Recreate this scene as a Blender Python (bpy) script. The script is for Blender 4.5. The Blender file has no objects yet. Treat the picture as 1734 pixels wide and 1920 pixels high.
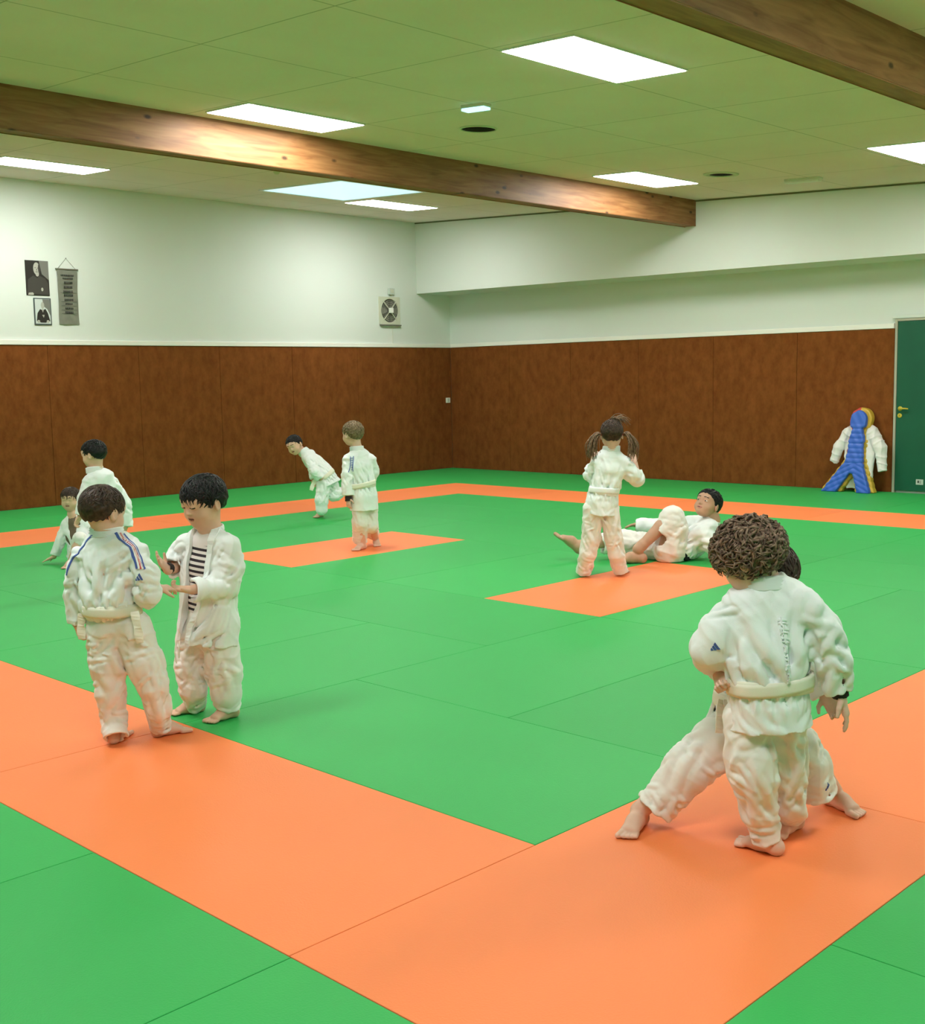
import bpy, bmesh, math, random
import numpy as np
from mathutils import Vector, Matrix
from mathutils.bvhtree import BVHTree
random.seed(7); np.random.seed(7)
SC = bpy.context.scene
COL = SC.collection

# ---------------------------------------------------------------- camera
CAMPOS = (13.9745, -14.0816, 1.5047); YAW, PITCH, ROLL, FOCAL = 2.34481, -0.11363, -0.01883, 2.2082
cy, sy, cp, sp = math.cos(YAW), math.sin(YAW), math.cos(PITCH), math.sin(PITCH)
fw = Vector((cy * cp, sy * cp, sp)); rt = Vector((sy, -cy, 0)); up = rt.cross(fw)
r2 = rt * math.cos(ROLL) + up * math.sin(ROLL); u2 = -rt * math.sin(ROLL) + up * math.cos(ROLL)
cam = bpy.data.cameras.new('camera'); camo = bpy.data.objects.new('camera', cam); COL.objects.link(camo)
M = Matrix((r2, u2, -fw)).transposed().to_4x4(); M.translation = Vector(CAMPOS); camo.matrix_world = M
cam.sensor_fit = 'HORIZONTAL'; cam.sensor_width = 36.0; cam.lens = 36.0 * FOCAL * 1000 / 1734
cam.clip_start = 0.05; cam.clip_end = 100
SC.camera = camo

# ---------------------------------------------------------------- light and exposure
SC.view_settings.view_transform = 'Standard'; SC.view_settings.look = 'None'
SC.view_settings.gamma = 1.0; SC.view_settings.use_curve_mapping = False
SC.view_settings.exposure = 0.0
LAMP = 33.0            # strength of the LED ceiling panels
LAMP_COL = (1.0, 0.985, 0.95)
SKY_PANE = 1.0         # daylight through the skylight pane
SC.cycles.max_bounces = 8; SC.cycles.diffuse_bounces = 5
SC.cycles.use_denoising = True
w = bpy.data.worlds.new('world'); SC.world = w; w.use_nodes = True
w.node_tree.nodes['Background'].inputs[0].default_value = (0.6, 0.75, 1.0, 1); w.node_tree.nodes['Background'].inputs[1].default_value = 0.05
SLOPE = 0.048; CEIL0 = 3.985
def ceil_z(x): return CEIL0 - SLOPE * x

# ---------------------------------------------------------------- materials
def mat(name, col, rough=0.6, spec=0.3, bump=None, noise=None, sheen=0.0, metal=0.0, emit=None, trans=0):
    """bump = (scale, strength, dist); noise = (scale, amount) mottles the colour"""
    m = bpy.data.materials.new(name); m.use_nodes = True; nt = m.node_tree; b = nt.nodes['Principled BSDF']
    b.inputs['Base Color'].default_value = (*col, 1); b.inputs['Roughness'].default_value = rough
    b.inputs['Specular IOR Level'].default_value = spec; b.inputs['Metallic'].default_value = metal
    if sheen: b.inputs['Sheen Weight'].default_value = sheen
    if emit: b.inputs['Emission Color'].default_value = (*emit[0], 1); b.inputs['Emission Strength'].default_value = emit[1]
    tc = nt.nodes.new('ShaderNodeTexCoord')
    if noise:
        n = nt.nodes.new('ShaderNodeTexNoise'); n.inputs['Scale'].default_value = noise[0]; n.inputs['Detail'].default_value = 5
        nt.links.new(tc.outputs['Object'], n.inputs['Vector'])
        mr = nt.nodes.new('ShaderNodeMapRange'); mr.inputs['From Min'].default_value = 0.3; mr.inputs['From Max'].default_value = 0.7
        mr.inputs['To Min'].default_value = 1 - noise[1]; mr.inputs['To Max'].default_value = 1 + noise[1]
        nt.links.new(n.outputs['Fac'], mr.inputs['Value'])
        vm = nt.nodes.new('ShaderNodeVectorMath'); vm.operation = 'SCALE'; vm.inputs[0].default_value = col
        nt.links.new(mr.outputs[0], vm.inputs['Scale']); nt.links.new(vm.outputs[0], b.inputs['Base Color'])
    if bump:
        n2 = nt.nodes.new('ShaderNodeTexNoise'); n2.inputs['Scale'].default_value = bump[0]; n2.inputs['Detail'].default_value = 3
        nt.links.new(tc.outputs['Object'], n2.inputs['Vector'])
        bp = nt.nodes.new('ShaderNodeBump'); bp.inputs['Strength'].default_value = bump[1]; bp.inputs['Distance'].default_value = bump[2]
        nt.links.new(n2.outputs['Fac'], bp.inputs['Height']); nt.links.new(bp.outputs[0], b.inputs['Normal'])
    return m
def nodes(m): return m.node_tree, m.node_tree.nodes['Principled BSDF']
def mathn(nt, op, a, b=None):
    n = nt.nodes.new('ShaderNodeMath'); n.operation = op
    for i, v in enumerate((a, b)):
        if v is None: continue
        if isinstance(v, (int, float)): n.inputs[i].default_value = v
        else: nt.links.new(v, n.inputs[i])
    return n.outputs[0]

def mat_tatami(name, col):
    m = mat(name, col, rough=0.55, spec=0.35)
    nt, b = nodes(m); tc = nt.nodes.new('ShaderNodeTexCoord'); oi = nt.nodes.new('ShaderNodeObjectInfo')
    n = nt.nodes.new('ShaderNodeTexNoise'); n.inputs['Scale'].default_value = 2.5; n.inputs['Detail'].default_value = 6
    nt.links.new(tc.outputs['Object'], n.inputs['Vector'])
    f = mathn(nt, 'ADD', mathn(nt, 'MULTIPLY', n.outputs['Fac'], 0.08), mathn(nt, 'ADD', mathn(nt, 'MULTIPLY', oi.outputs['Random'], 0.08), 0.92))
    vm = nt.nodes.new('ShaderNodeVectorMath'); vm.operation = 'SCALE'; vm.inputs[0].default_value = col
    nt.links.new(f, vm.inputs['Scale']); nt.links.new(vm.outputs[0], b.inputs['Base Color'])
    vo = nt.nodes.new('ShaderNodeTexVoronoi'); vo.inputs['Scale'].default_value = 160
    nt.links.new(tc.outputs['Object'], vo.inputs['Vector'])
    bp = nt.nodes.new('ShaderNodeBump'); bp.inputs['Strength'].default_value = 0.25; bp.inputs['Distance'].default_value = 0.002
    nt.links.new(vo.outputs['Distance'], bp.inputs['Height']); nt.links.new(bp.outputs[0], b.inputs['Normal'])
    return m
M_GREEN = mat_tatami('tatami_green', (0.028, 0.40, 0.085))
M_ORANGE = mat_tatami('tatami_orange', (0.92, 0.235, 0.072))
M_SUB = mat('subfloor', (0.12, 0.1, 0.08), 0.9)
M_WALL = mat('wall_paint', (0.69, 0.745, 0.70), 0.85, 0.2, bump=(220, 0.12, 0.003))
M_RAIL = mat('rail_paint', (0.86, 0.86, 0.80), 0.6)

def mat_ceiling():
    m = mat('ceiling_tile', (0.77, 0.68, 0.64), 0.95, 0.1, bump=(300, 0.15, 0.002)); nt, b = nodes(m)
    g = nt.nodes.new('ShaderNodeNewGeometry'); sx = nt.nodes.new('ShaderNodeSeparateXYZ'); nt.links.new(g.outputs['Position'], sx.inputs[0])
    def line(out, off, per, wd):
        q = mathn(nt, 'FRACT', mathn(nt, 'DIVIDE', mathn(nt, 'ADD', out, off), per))
        a = mathn(nt, 'ABSOLUTE', mathn(nt, 'SUBTRACT', q, 0.5))
        return mathn(nt, 'GREATER_THAN', a, 0.5 - wd / per / 2)
    l = mathn(nt, 'MAXIMUM', line(sx.outputs[0], 13.18 - 7.43, 1.318, 0.012), line(sx.outputs[1], 31.26, 1.27, 0.012))
    n = nt.nodes.new('ShaderNodeTexNoise'); n.inputs['Scale'].default_value = 1.3; n.inputs['Detail'].default_value = 6; nt.links.new(g.outputs['Position'], n.inputs['Vector'])
    mx = nt.nodes.new('ShaderNodeMix'); mx.data_type = 'RGBA'
    vm = nt.nodes.new('ShaderNodeVectorMath'); vm.operation = 'SCALE'; vm.inputs[0].default_value = (0.77, 0.68, 0.64)
    nt.links.new(mathn(nt, 'ADD', mathn(nt, 'MULTIPLY', n.outputs['Fac'], 0.16), 0.92), vm.inputs['Scale'])
    nt.links.new(vm.outputs[0], mx.inputs[6]); mx.inputs[7].default_value = (0.46, 0.43, 0.36, 1)
    nt.links.new(l, mx.inputs[0]); nt.links.new(mx.outputs[2], b.inputs['Base Color'])
    return m
M_CEIL = mat_ceiling()

def mat_felt():
    m = mat('wall_carpet', (0.2, 0.08, 0.035), 0.95, 0.1); nt, b = nodes(m)
    tc = nt.nodes.new('ShaderNodeTexCoord')
    mp = nt.nodes.new('ShaderNodeMapping'); mp.inputs['Scale'].default_value = (1, 1, 0.6); nt.links.new(tc.outputs['Object'], mp.inputs[0])
    n = nt.nodes.new('ShaderNodeTexNoise'); n.inputs['Scale'].default_value = 9; n.inputs['Detail'].default_value = 8; n.inputs['Roughness'].default_value = 0.7
    nt.links.new(mp.outputs[0], n.inputs['Vector'])
    cr = nt.nodes.new('ShaderNodeValToRGB'); cr.color_ramp.elements[0].position = 0.3; cr.color_ramp.elements[0].color = (0.15, 0.044, 0.0095, 1)
    cr.color_ramp.elements[1].position = 0.72; cr.color_ramp.elements[1].color = (0.25, 0.082, 0.020, 1)
    nt.links.new(n.outputs['Fac'], cr.inputs[0]); nt.links.new(cr.outputs[0], b.inputs['Base Color'])
    n2 = nt.nodes.new('ShaderNodeTexNoise'); n2.inputs['Scale'].default_value = 300
    nt.links.new(tc.outputs['Object'], n2.inputs['Vector'])
    bp = nt.nodes.new('ShaderNodeBump'); bp.inputs['Strength'].default_value = 0.4; bp.inputs['Distance'].default_value = 0.003
    nt.links.new(n2.outputs['Fac'], bp.inputs['Height']); nt.links.new(bp.outputs[0], b.inputs['Normal'])
    return m
M_FELT = mat_felt()

def mat_wood():
    m = mat('pine_beam', (0.4, 0.2, 0.08), 0.5, 0.35); nt, b = nodes(m)
    tc = nt.nodes.new('ShaderNodeTexCoord')
    mp = nt.nodes.new('ShaderNodeMapping'); mp.inputs['Scale'].default_value = (6, 0.7, 7); nt.links.new(tc.outputs['Object'], mp.inputs[0])
    n = nt.nodes.new('ShaderNodeTexNoise'); n.inputs['Scale'].default_value = 3.0; n.inputs['Detail'].default_value = 8; n.inputs['Distortion'].default_value = 0.8
    nt.links.new(mp.outputs[0], n.inputs['Vector'])
    cr = nt.nodes.new('ShaderNodeValToRGB'); cr.color_ramp.elements[0].position = 0.32; cr.color_ramp.elements[0].color = (0.20, 0.083, 0.026, 1)
    cr.color_ramp.elements[1].position = 0.7; cr.color_ramp.elements[1].color = (0.36, 0.175, 0.066, 1)
    nt.links.new(n.outputs['Fac'], cr.inputs[0])
    mp2 = nt.nodes.new('ShaderNodeMapping'); mp2.inputs['Scale'].default_value = (0.8, 3.6, 7); nt.links.new(tc.outputs['Object'], mp2.inputs[0])
    vo = nt.nodes.new('ShaderNodeTexVoronoi'); vo.inputs['Scale'].default_value = 1.0; vo.inputs['Randomness'].default_value = 1.0
    nt.links.new(mp2.outputs[0], vo.inputs['Vector'])
    k = nt.nodes.new('ShaderNodeMapRange'); k.inputs['From Min'].default_value = 0.07; k.inputs['From Max'].default_value = 0.16
    k.inputs['To Min'].default_value = 0.18; k.inputs['To Max'].default_value = 1.0; nt.links.new(vo.outputs['Distance'], k.inputs['Value'])
    vm = nt.nodes.new('ShaderNodeVectorMath'); vm.operation = 'SCALE'; nt.links.new(cr.outputs[0], vm.inputs[0]); nt.links.new(k.outputs[0], vm.inputs['Scale'])
    nt.links.new(vm.outputs[0], b.inputs['Base Color'])
    bp = nt.nodes.new('ShaderNodeBump'); bp.inputs['Strength'].default_value = 0.2; bp.inputs['Distance'].default_value = 0.004
    nt.links.new(n.outputs['Fac'], bp.inputs['Height']); nt.links.new(bp.outputs[0], b.inputs['Normal'])
    return m
M_WOOD = mat_wood()

M_GI = mat('cotton_white', (0.83, 0.86, 0.88), 0.9, 0.15, bump=(420, 0.35, 0.0015), noise=(14, 0.03), sheen=0.15)
M_GI2 = mat('cotton_cream', (0.82, 0.80, 0.78), 0.9, 0.15, bump=(500, 0.25, 0.0012), noise=(14, 0.03), sheen=0.1)
M_BELT = mat('belt_white', (0.80, 0.77, 0.66), 0.85, 0.15, bump=(300, 0.3, 0.001))
M_BLACKBELT = mat('belt_black', (0.012, 0.012, 0.018), 0.8)
M_DARKCLOTH = mat('dark_cuff', (0.03, 0.026, 0.025), 0.9)
M_BLUE = mat('stripe_blue', (0.07, 0.12, 0.40), 0.8); M_RED = mat('stripe_red', (0.62, 0.07, 0.06), 0.8); M_WHITE = mat('stripe_white', (0.85, 0.85, 0.85), 0.8)
M_NAIL = mat('nail', (0.75, 0.5, 0.42), 0.35)
M_EYEW = mat('eye_white', (0.75, 0.72, 0.68), 0.25, 0.5); M_IRIS = mat('eye_dark', (0.015, 0.01, 0.008), 0.15, 0.6)
M_LIP = mat('lip', (0.50, 0.22, 0.17), 0.45); M_MOUTH = mat('mouth', (0.08, 0.02, 0.02), 0.6)
def mat_skin(name, col):
    m = mat(name, col, 0.5, 0.35, bump=(180, 0.06, 0.001), noise=(18, 0.05)); nt, b = nodes(m)
    b.inputs['Subsurface Weight'].default_value = 0.12; b.inputs['Subsurface Radius'].default_value = (0.012, 0.005, 0.003); b.inputs['Subsurface Scale'].default_value = 0.6
    return m
M_SKIN = mat_skin('skin_fair', (0.72, 0.46, 0.36)); M_SKIN2 = mat_skin('skin_warm', (0.70, 0.44, 0.32)); M_SKIN3 = mat_skin('skin_man', (0.55, 0.32, 0.22))
def mat_hair(name, a, b_):
    m = mat(name, a, 0.5, 0.28); nt, b = nodes(m)
    tc = nt.nodes.new('ShaderNodeTexCoord'); n = nt.nodes.new('ShaderNodeTexNoise'); n.inputs['Scale'].default_value = 70; n.inputs['Detail'].default_value = 4
    nt.links.new(tc.outputs['Object'], n.inputs['Vector'])
    cr = nt.nodes.new('ShaderNodeValToRGB'); cr.color_ramp.elements[0].position = 0.35; cr.color_ramp.elements[0].color = (*a, 1)
    cr.color_ramp.elements[1].position = 0.7; cr.color_ramp.elements[1].color = (*b_, 1)
    nt.links.new(n.outputs['Fac'], cr.inputs[0]); nt.links.new(cr.outputs[0], b.inputs['Base Color'])
    return m
M_HBLACK = mat_hair('hair_black', (0.004, 0.004, 0.005), (0.012, 0.011, 0.011))
M_HBROWN = mat_hair('hair_brown', (0.022, 0.012, 0.008), (0.07, 0.04, 0.026))
M_HCURL = mat_hair('hair_curly_brown', (0.06, 0.033, 0.022), (0.36, 0.235, 0.17))
M_HBLOND = mat_hair('hair_dark_blond', (0.10, 0.065, 0.035), (0.25, 0.18, 0.10))
M_HTAIL = mat_hair('hair_light_brown', (0.11, 0.06, 0.035), (0.34, 0.22, 0.14))
# ---------------------------------------------------------------- implicit-surface sculpting
def V(*a): return np.array(a, dtype=np.float64)
def unit(v):
    v = np.asarray(v, float); return v / (np.linalg.norm(v) + 1e-12)
def lerp(a, b, t): return np.asarray(a, float) * (1 - t) + np.asarray(b, float) * t

class Clay:
    """signed distance grid in metres; negative inside"""
    def __init__(s, lo, hi, h):
        s.h = h; s.o = np.asarray(lo, float) - 2 * h
        s.n = np.maximum(np.ceil((np.asarray(hi, float) - s.o) / h).astype(int) + 4, 6)
        s.D = np.full(s.n, 0.5, np.float32)
    def win(s, lo, hi):
        a = np.clip(((np.asarray(lo) - s.o) / s.h).astype(int), 0, s.n - 1)
        b = np.clip(((np.asarray(hi) - s.o) / s.h).astype(int) + 2, 1, s.n)
        b = np.maximum(b, a + 1)
        sl = tuple(slice(a[i], b[i]) for i in range(3))
        g = [(s.o[i] + s.h * np.arange(a[i], b[i])).astype(np.float32) for i in range(3)]
        return sl, np.meshgrid(*g, indexing='ij')
    def put(s, sl, d, k, op):
        A = s.D[sl]
        if op == '+':
            if k > 0:
                t = np.clip(0.5 + 0.5 * (A - d) / k, 0, 1); s.D[sl] = A * (1 - t) + d * t - k * t * (1 - t)
            else: s.D[sl] = np.minimum(A, d)
        elif op == '-':
            if k > 0:
                e = -d; t = np.clip(0.5 - 0.5 * (A - e) / k, 0, 1); s.D[sl] = A * (1 - t) + e * t + k * t * (1 - t)
            else: s.D[sl] = np.maximum(A, -d)
        else: s.D[sl] = np.maximum(A, d)
    def seg(s, p0, p1, r0, r1=None, side=None, k=0.01, op='+', c0=False, c1=False, fold=None):
        """tapered limb p0-p1; r = radius or (half width along side, half depth); c0/c1 flat ends"""
        p0 = np.asarray(p0, float); p1 = np.asarray(p1, float)
        if r1 is None: r1 = r0
        R0 = (r0, r0) if np.isscalar(r0) else r0; R1 = (r1, r1) if np.isscalar(r1) else r1
        L = np.linalg.norm(p1 - p0); ax = (p1 - p0) / (L + 1e-9)
        if side is None: side = V(1, 0, 0) if abs(ax[0]) < 0.8 else V(0, 1, 0)
        u = unit(np.asarray(side, float) - ax * np.dot(side, ax)); w = np.cross(ax, u)
        m = max(max(R0), max(R1)) + k + 3 * s.h + (0.02 if fold else 0)
        sl, (X, Y, Z) = s.win(np.minimum(p0, p1) - m, np.maximum(p0, p1) + m)
        X = X - p0[0]; Y = Y - p0[1]; Z = Z - p0[2]
        a = X * ax[0] + Y * ax[1] + Z * ax[2]; U = X * u[0] + Y * u[1] + Z * u[2]; W = X * w[0] + Y * w[1] + Z * w[2]
        t = np.clip(a / (L + 1e-9), 0, 1); e = a - t * L
        rx = R0[0] + (R1[0] - R0[0]) * t; ry = R0[1] + (R1[1] - R0[1]) * t
        re = np.minimum(rx, ry)
        k0 = np.sqrt((U / rx) ** 2 + (W / ry) ** 2 + (e / re) ** 2) + 1e-6
        k1 = np.sqrt((U / rx ** 2) ** 2 + (W / ry ** 2) ** 2 + (e / re ** 2) ** 2) + 1e-6
        d = k0 * (k0 - 1) / k1
        if fold is not None:
            amp, wl, sl_, seed = fold
            th = np.arctan2(W, U)
            q = a / wl * 6.283 + 1.3 * np.sin(th + seed) + sl_ * np.sin(2 * th + seed * 1.7) + 0.9 * np.sin(a / wl * 2.1 + seed * 2.3 + th)
            rg = 1 - np.abs(np.sin(q * 0.5 + seed))
            d = d - amp * (rg * rg * 1.5 - 0.4) * (0.55 + 0.45 * np.sin(th * 1.0 + a / wl + seed * 3.1))
        if c0: d = np.maximum(d, -a)
        if c1: d = np.maximum(d, a - L)
        s.put(sl, d.astype(np.float32), k, op)
    def path(s, pts, rs, side=None, k=0.01, kk=0.02, op='+', c0=False, c1=False, fold=None):
        for i in range(len(pts) - 1):
            f = None
            if fold: f = (fold[0], fold[1], fold[2], fold[3] + i * 1.7)
            s.seg(pts[i], pts[i + 1], rs[i], rs[i + 1], side, kk if i else k, op,
                  c0 and i == 0, c1 and i == len(pts) - 2, f)
    def ell(s, c, r, M=None, k=0.01, op='+'):
        c = np.asarray(c, float); r = np.broadcast_to(np.asarray(r, float), (3,)); M = np.eye(3) if M is None else M
        ext = np.sqrt(((M * r) ** 2).sum(1)) + k + 3 * s.h
        sl, (X, Y, Z) = s.win(c - ext, c + ext)
        X = X - c[0]; Y = Y - c[1]; Z = Z - c[2]
        q = [X * M[0, i] + Y * M[1, i] + Z * M[2, i] for i in range(3)]
        k0 = np.sqrt(sum((q[i] / r[i]) ** 2 for i in range(3))) + 1e-6
        k1 = np.sqrt(sum((q[i] / r[i] ** 2) ** 2 for i in range(3))) + 1e-6
        s.put(sl, (k0 * (k0 - 1) / k1).astype(np.float32), k, op)
    def plane(s, p, n, k=0):
        """keep the side the normal points away from"""
        n = unit(n); sl = tuple(slice(0, q) for q in s.n)
        g = [(s.o[i] + s.h * np.arange(s.n[i])).astype(np.float32) for i in range(3)]
        d = (g[0] - p[0])[:, None, None] * n[0] + (g[1] - p[1])[None, :, None] * n[1] + (g[2] - p[2])[None, None, :] * n[2]
        s.put(sl, d.astype(np.float32), k, 'x')
    def warp(s, fn, band=0.03):
        """add fn(P) (metres, outward positive) near the surface"""
        I = np.nonzero(np.abs(s.D) < band)
        P = np.stack(I, 1) * s.h + s.o
        s.D[I] -= fn(P).astype(np.float32)
    def sub(s, other): s.D = np.maximum(s.D, -other.D)
    def mesh(s, smooth=1):
        D = s.D; S = D < 0; n = np.array(D.shape)
        c = S[:-1, :-1, :-1].astype(np.int8)
        cnt = np.zeros(n - 1, np.int8)
        for i in (0, 1):
            for j in (0, 1):
                for l in (0, 1): cnt += S[i:n[0] - 1 + i, j:n[1] - 1 + j, l:n[2] - 1 + l]
        cells = np.nonzero((cnt > 0) & (cnt < 8)); N = len(cells[0])
        if N == 0: return np.zeros((0, 3)), np.zeros((0, 4), int)
        idx = np.full(n - 1, -1, np.int32); idx[cells] = np.arange(N)
        C = np.stack(cells, 1); acc = np.zeros((N, 3)); num = np.zeros(N)
        corners = [(i, j, l) for i in (0, 1) for j in (0, 1) for l in (0, 1)]
        for a in corners:
            for ax in range(3):
                if a[ax]: continue
                b = list(a); b[ax] = 1
                da = D[C[:, 0] + a[0], C[:, 1] + a[1], C[:, 2] + a[2]]; db = D[C[:, 0] + b[0], C[:, 1] + b[1], C[:, 2] + b[2]]
                m = (da < 0) != (db < 0); t = np.where(m, da / np.where(m, da - db, 1), 0)
                p = np.array(a, float)[None] + np.eye(3)[ax][None] * t[:, None]
                acc[m] += p[m]; num[m] += 1
        P = (C + acc / num[:, None]) * s.h + s.o
        F = []
        for ax in range(3):
            o = [k for k in range(3) if k != ax]
            A = S; B = np.roll(S, -1, ax)
            sl = [slice(1, -1)] * 3; sl[ax] = slice(0, -1)
            m = (A != B)[tuple(sl)]; E = np.stack(np.nonzero(m), 1)
            off = np.array([1, 1, 1]); off[ax] = 0; E = E + off
            ins = A[E[:, 0], E[:, 1], E[:, 2]]
            q = []
            for d0, d1 in ((0, 0), (1, 0), (1, 1), (0, 1)):
                G = E.copy(); G[:, o[0]] -= d0; G[:, o[1]] -= d1; q.append(idx[G[:, 0], G[:, 1], G[:, 2]])
            q = np.stack(q, 1); flip = ins if ax != 1 else ~ins
            q[~flip] = q[~flip][:, ::-1]
            F.append(q)
        F = np.concatenate(F); F = F[(F >= 0).all(1)]
        for _ in range(smooth):
            acc = np.zeros_like(P); num = np.zeros(len(P))
            for a, b in ((0, 1), (1, 2), (2, 3), (3, 0)):
                np.add.at(acc, F[:, a], P[F[:, b]]); np.add.at(num, F[:, a], 1)
                np.add.at(acc, F[:, b], P[F[:, a]]); np.add.at(num, F[:, b], 1)
            P = P * 0.5 + 0.5 * acc / np.maximum(num, 1)[:, None]
        return P, F

def folds(seed, wl=0.1, amp=0.006, main=None, n=3, sharp=1.6, bias=0.6):
    """drapery: a few warped ridge fields; main = direction the folds run along"""
    r = np.random.RandomState(seed)
    ks = []
    for i in range(n):
        v = r.normal(size=3)
        if main is not None: v = v - unit(main) * np.dot(v, unit(main)) * bias
        ks.append((unit(v) * 6.283 / (wl * r.uniform(0.7, 1.4)), r.normal(size=3) * 14, r.uniform(0, 6.28, 3), r.uniform(0.6, 1.2)))
    def fn(P):
        out = 0
        for kv, kw, ph, w in ks:
            a = P @ kv + ph[0] + 1.3 * np.sin(P @ kw + ph[1])
            m = 0.5 + 0.5 * np.sin(P @ (kw[::-1] * 0.8) + ph[2])
            out = out + w * m * ((1 - np.abs(np.sin(a * 0.5))) ** sharp - 0.3)
        return amp * out
    return fn

# ---------------------------------------------------------------- mesh helpers
def mesh_obj(name, P, F, mats, parent=None, smooth=True, fm=None, loc=None, rotz=0):
    me = bpy.data.meshes.new(name)
    P = np.asarray(P, np.float32)
    if isinstance(F, np.ndarray):
        k = F.shape[1]
        me.vertices.add(len(P)); me.vertices.foreach_set('co', P.ravel())
        me.loops.add(F.size); me.loops.foreach_set('vertex_index', F.astype(np.int32).ravel())
        me.polygons.add(len(F)); me.polygons.foreach_set('loop_start', np.arange(0, F.size, k, dtype=np.int32))
        me.polygons.foreach_set('loop_total', np.full(len(F), k, np.int32))
        me.update(calc_edges=True)
    else:
        me.from_pydata([tuple(map(float, p)) for p in P], [], F)
    me.validate()
    for m in (mats if isinstance(mats, (list, tuple)) else [mats]): me.materials.append(m)
    if smooth and len(me.polygons): me.polygons.foreach_set('use_smooth', np.ones(len(me.polygons), bool))
    if fm is not None and len(me.polygons) == len(fm): me.polygons.foreach_set('material_index', np.asarray(fm, np.int32))
    me.update()
    o = bpy.data.objects.new(name, me); COL.objects.link(o)
    if parent is not None: o.parent = parent
    if loc is not None: o.location = loc
    o.rotation_euler = (0, 0, rotz)
    return o

class MB:
    """collects simple solids into one mesh"""
    def __init__(s): s.P = []; s.F = []; s.m = []
    def add(s, P, F, mi=0):
        b = len(s.P); s.P += [tuple(map(float, p)) for p in P]; s.F += [tuple(b + i for i in f) for f in F]; s.m += [mi] * len(F); return s
    def box(s, lo, hi, bev=0.0, mi=0, M=None, c=None):
        lo = np.asarray(lo, float); hi = np.asarray(hi, float)
        if bev <= 0:
            P = [(x, y, z) for x in (lo[0], hi[0]) for y in (lo[1], hi[1]) for z in (lo[2], hi[2])]
            F = [(0, 1, 3, 2), (4, 6, 7, 5), (0, 4, 5, 1), (2, 3, 7, 6), (0, 2, 6, 4), (1, 5, 7, 3)]
        else:
            bm = bmesh.new(); bmesh.ops.create_cube(bm, size=1)
            for v in bm.verts: v.co = Vector([(lo[i] + hi[i]) / 2 + v.co[i] * (hi[i] - lo[i]) for i in range(3)])
            bmesh.ops.bevel(bm, geom=bm.edges[:], offset=bev, segments=2, affect='EDGES', profile=0.6)
            bm.verts.index_update(); P = [v.co[:] for v in bm.verts]; F = [tuple(v.index for v in f.verts) for f in bm.faces]; bm.free()
        if M is not None:
            c = np.zeros(3) if c is None else np.asarray(c, float)
            P = [np.asarray(M) @ (np.asarray(p)) + c for p in P]
        return s.add(P, F, mi)
    def tube(s, pts, rs, n=8, mi=0, cap=True, flat=1.0):
        pts = np.asarray(pts, float); m = len(pts); rs = np.broadcast_to(np.asarray(rs, float), (m,))
        T = np.gradient(pts, axis=0); T /= np.linalg.norm(T, axis=1)[:, None] + 1e-12
        a = V(0, 0, 1) if abs(T[0][2]) < 0.9 else V(1, 0, 0); u = unit(np.cross(T[0], a)); P = []
        for i in range(m):
            u = unit(u - T[i] * np.dot(u, T[i])); w = np.cross(T[i], u)
            for j in range(n):
                t = 2 * math.pi * j / n; P.append(pts[i] + rs[i] * (u * math.cos(t) + w * math.sin(t) * flat))
        F = [(i * n + j, i * n + (j + 1) % n, (i + 1) * n + (j + 1) % n, (i + 1) * n + j) for i in range(m - 1) for j in range(n)]
        if cap: F += [tuple(range(n))[::-1], tuple((m - 1) * n + j for j in range(n))]
        return s.add(P, F, mi)
    def lathe(s, prof, n=32, mi=0, M=None, c=None):
        P = []; F = []
        for r, z in prof:
            for j in range(n): t = 2 * math.pi * j / n; P.append(V(r * math.cos(t), r * math.sin(t), z))
        k = len(prof)
        F = [(i * n + j, i * n + (j + 1) % n, (i + 1) * n + (j + 1) % n, (i + 1) * n + j) for i in range(k - 1) for j in range(n)]
        if M is not None: P = [np.asarray(M) @ p + (0 if c is None else np.asarray(c)) for p in P]
        elif c is not None: P = [p + np.asarray(c) for p in P]
        return s.add(P, F, mi)
    def prism(s, poly, t, M, c, mi=0):
        """outline poly (x, y) extruded by t along z, then rotated by M and moved to c"""
        n = len(poly); P = [np.asarray(M) @ V(x, y, z) + np.asarray(c, float) for z in (0, t) for x, y in poly]
        F = [tuple(range(n))[::-1], tuple(range(n, 2 * n))] + [(i, (i + 1) % n, n + (i + 1) % n, n + i) for i in range(n)]
        return s.add(P, F, mi)
    def build(s, name, mats, parent=None, smooth=False, loc=None, rotz=0):
        me = bpy.data.meshes.new(name); me.from_pydata(s.P, [], s.F); me.validate()
        for m in (mats if isinstance(mats, (list, tuple)) else [mats]): me.materials.append(m)
        for i, p in enumerate(me.polygons):
            p.material_index = s.m[i] if i < len(s.m) else 0
            p.use_smooth = smooth
        bm = bmesh.new(); bm.from_mesh(me); bmesh.ops.recalc_face_normals(bm, faces=bm.faces[:]); bm.to_mesh(me); bm.free()
        o = bpy.data.objects.new(name, me); COL.objects.link(o)
        if parent is not None: o.parent = parent
        if loc is not None: o.location = loc
        o.rotation_euler = (0, 0, rotz)
        return o

def tag(o, label=None, cat=None, group=None, kind=None):
    if label: o['label'] = label
    if cat: o['category'] = cat
    if group: o['group'] = group
    if kind: o['kind'] = kind
    return o
def empty(name, loc, rotz=0):
    o = bpy.data.objects.new(name, None); COL.objects.link(o); o.location = loc; o.rotation_euler = (0, 0, rotz); o.empty_display_size = 0.1
    return o
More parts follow.
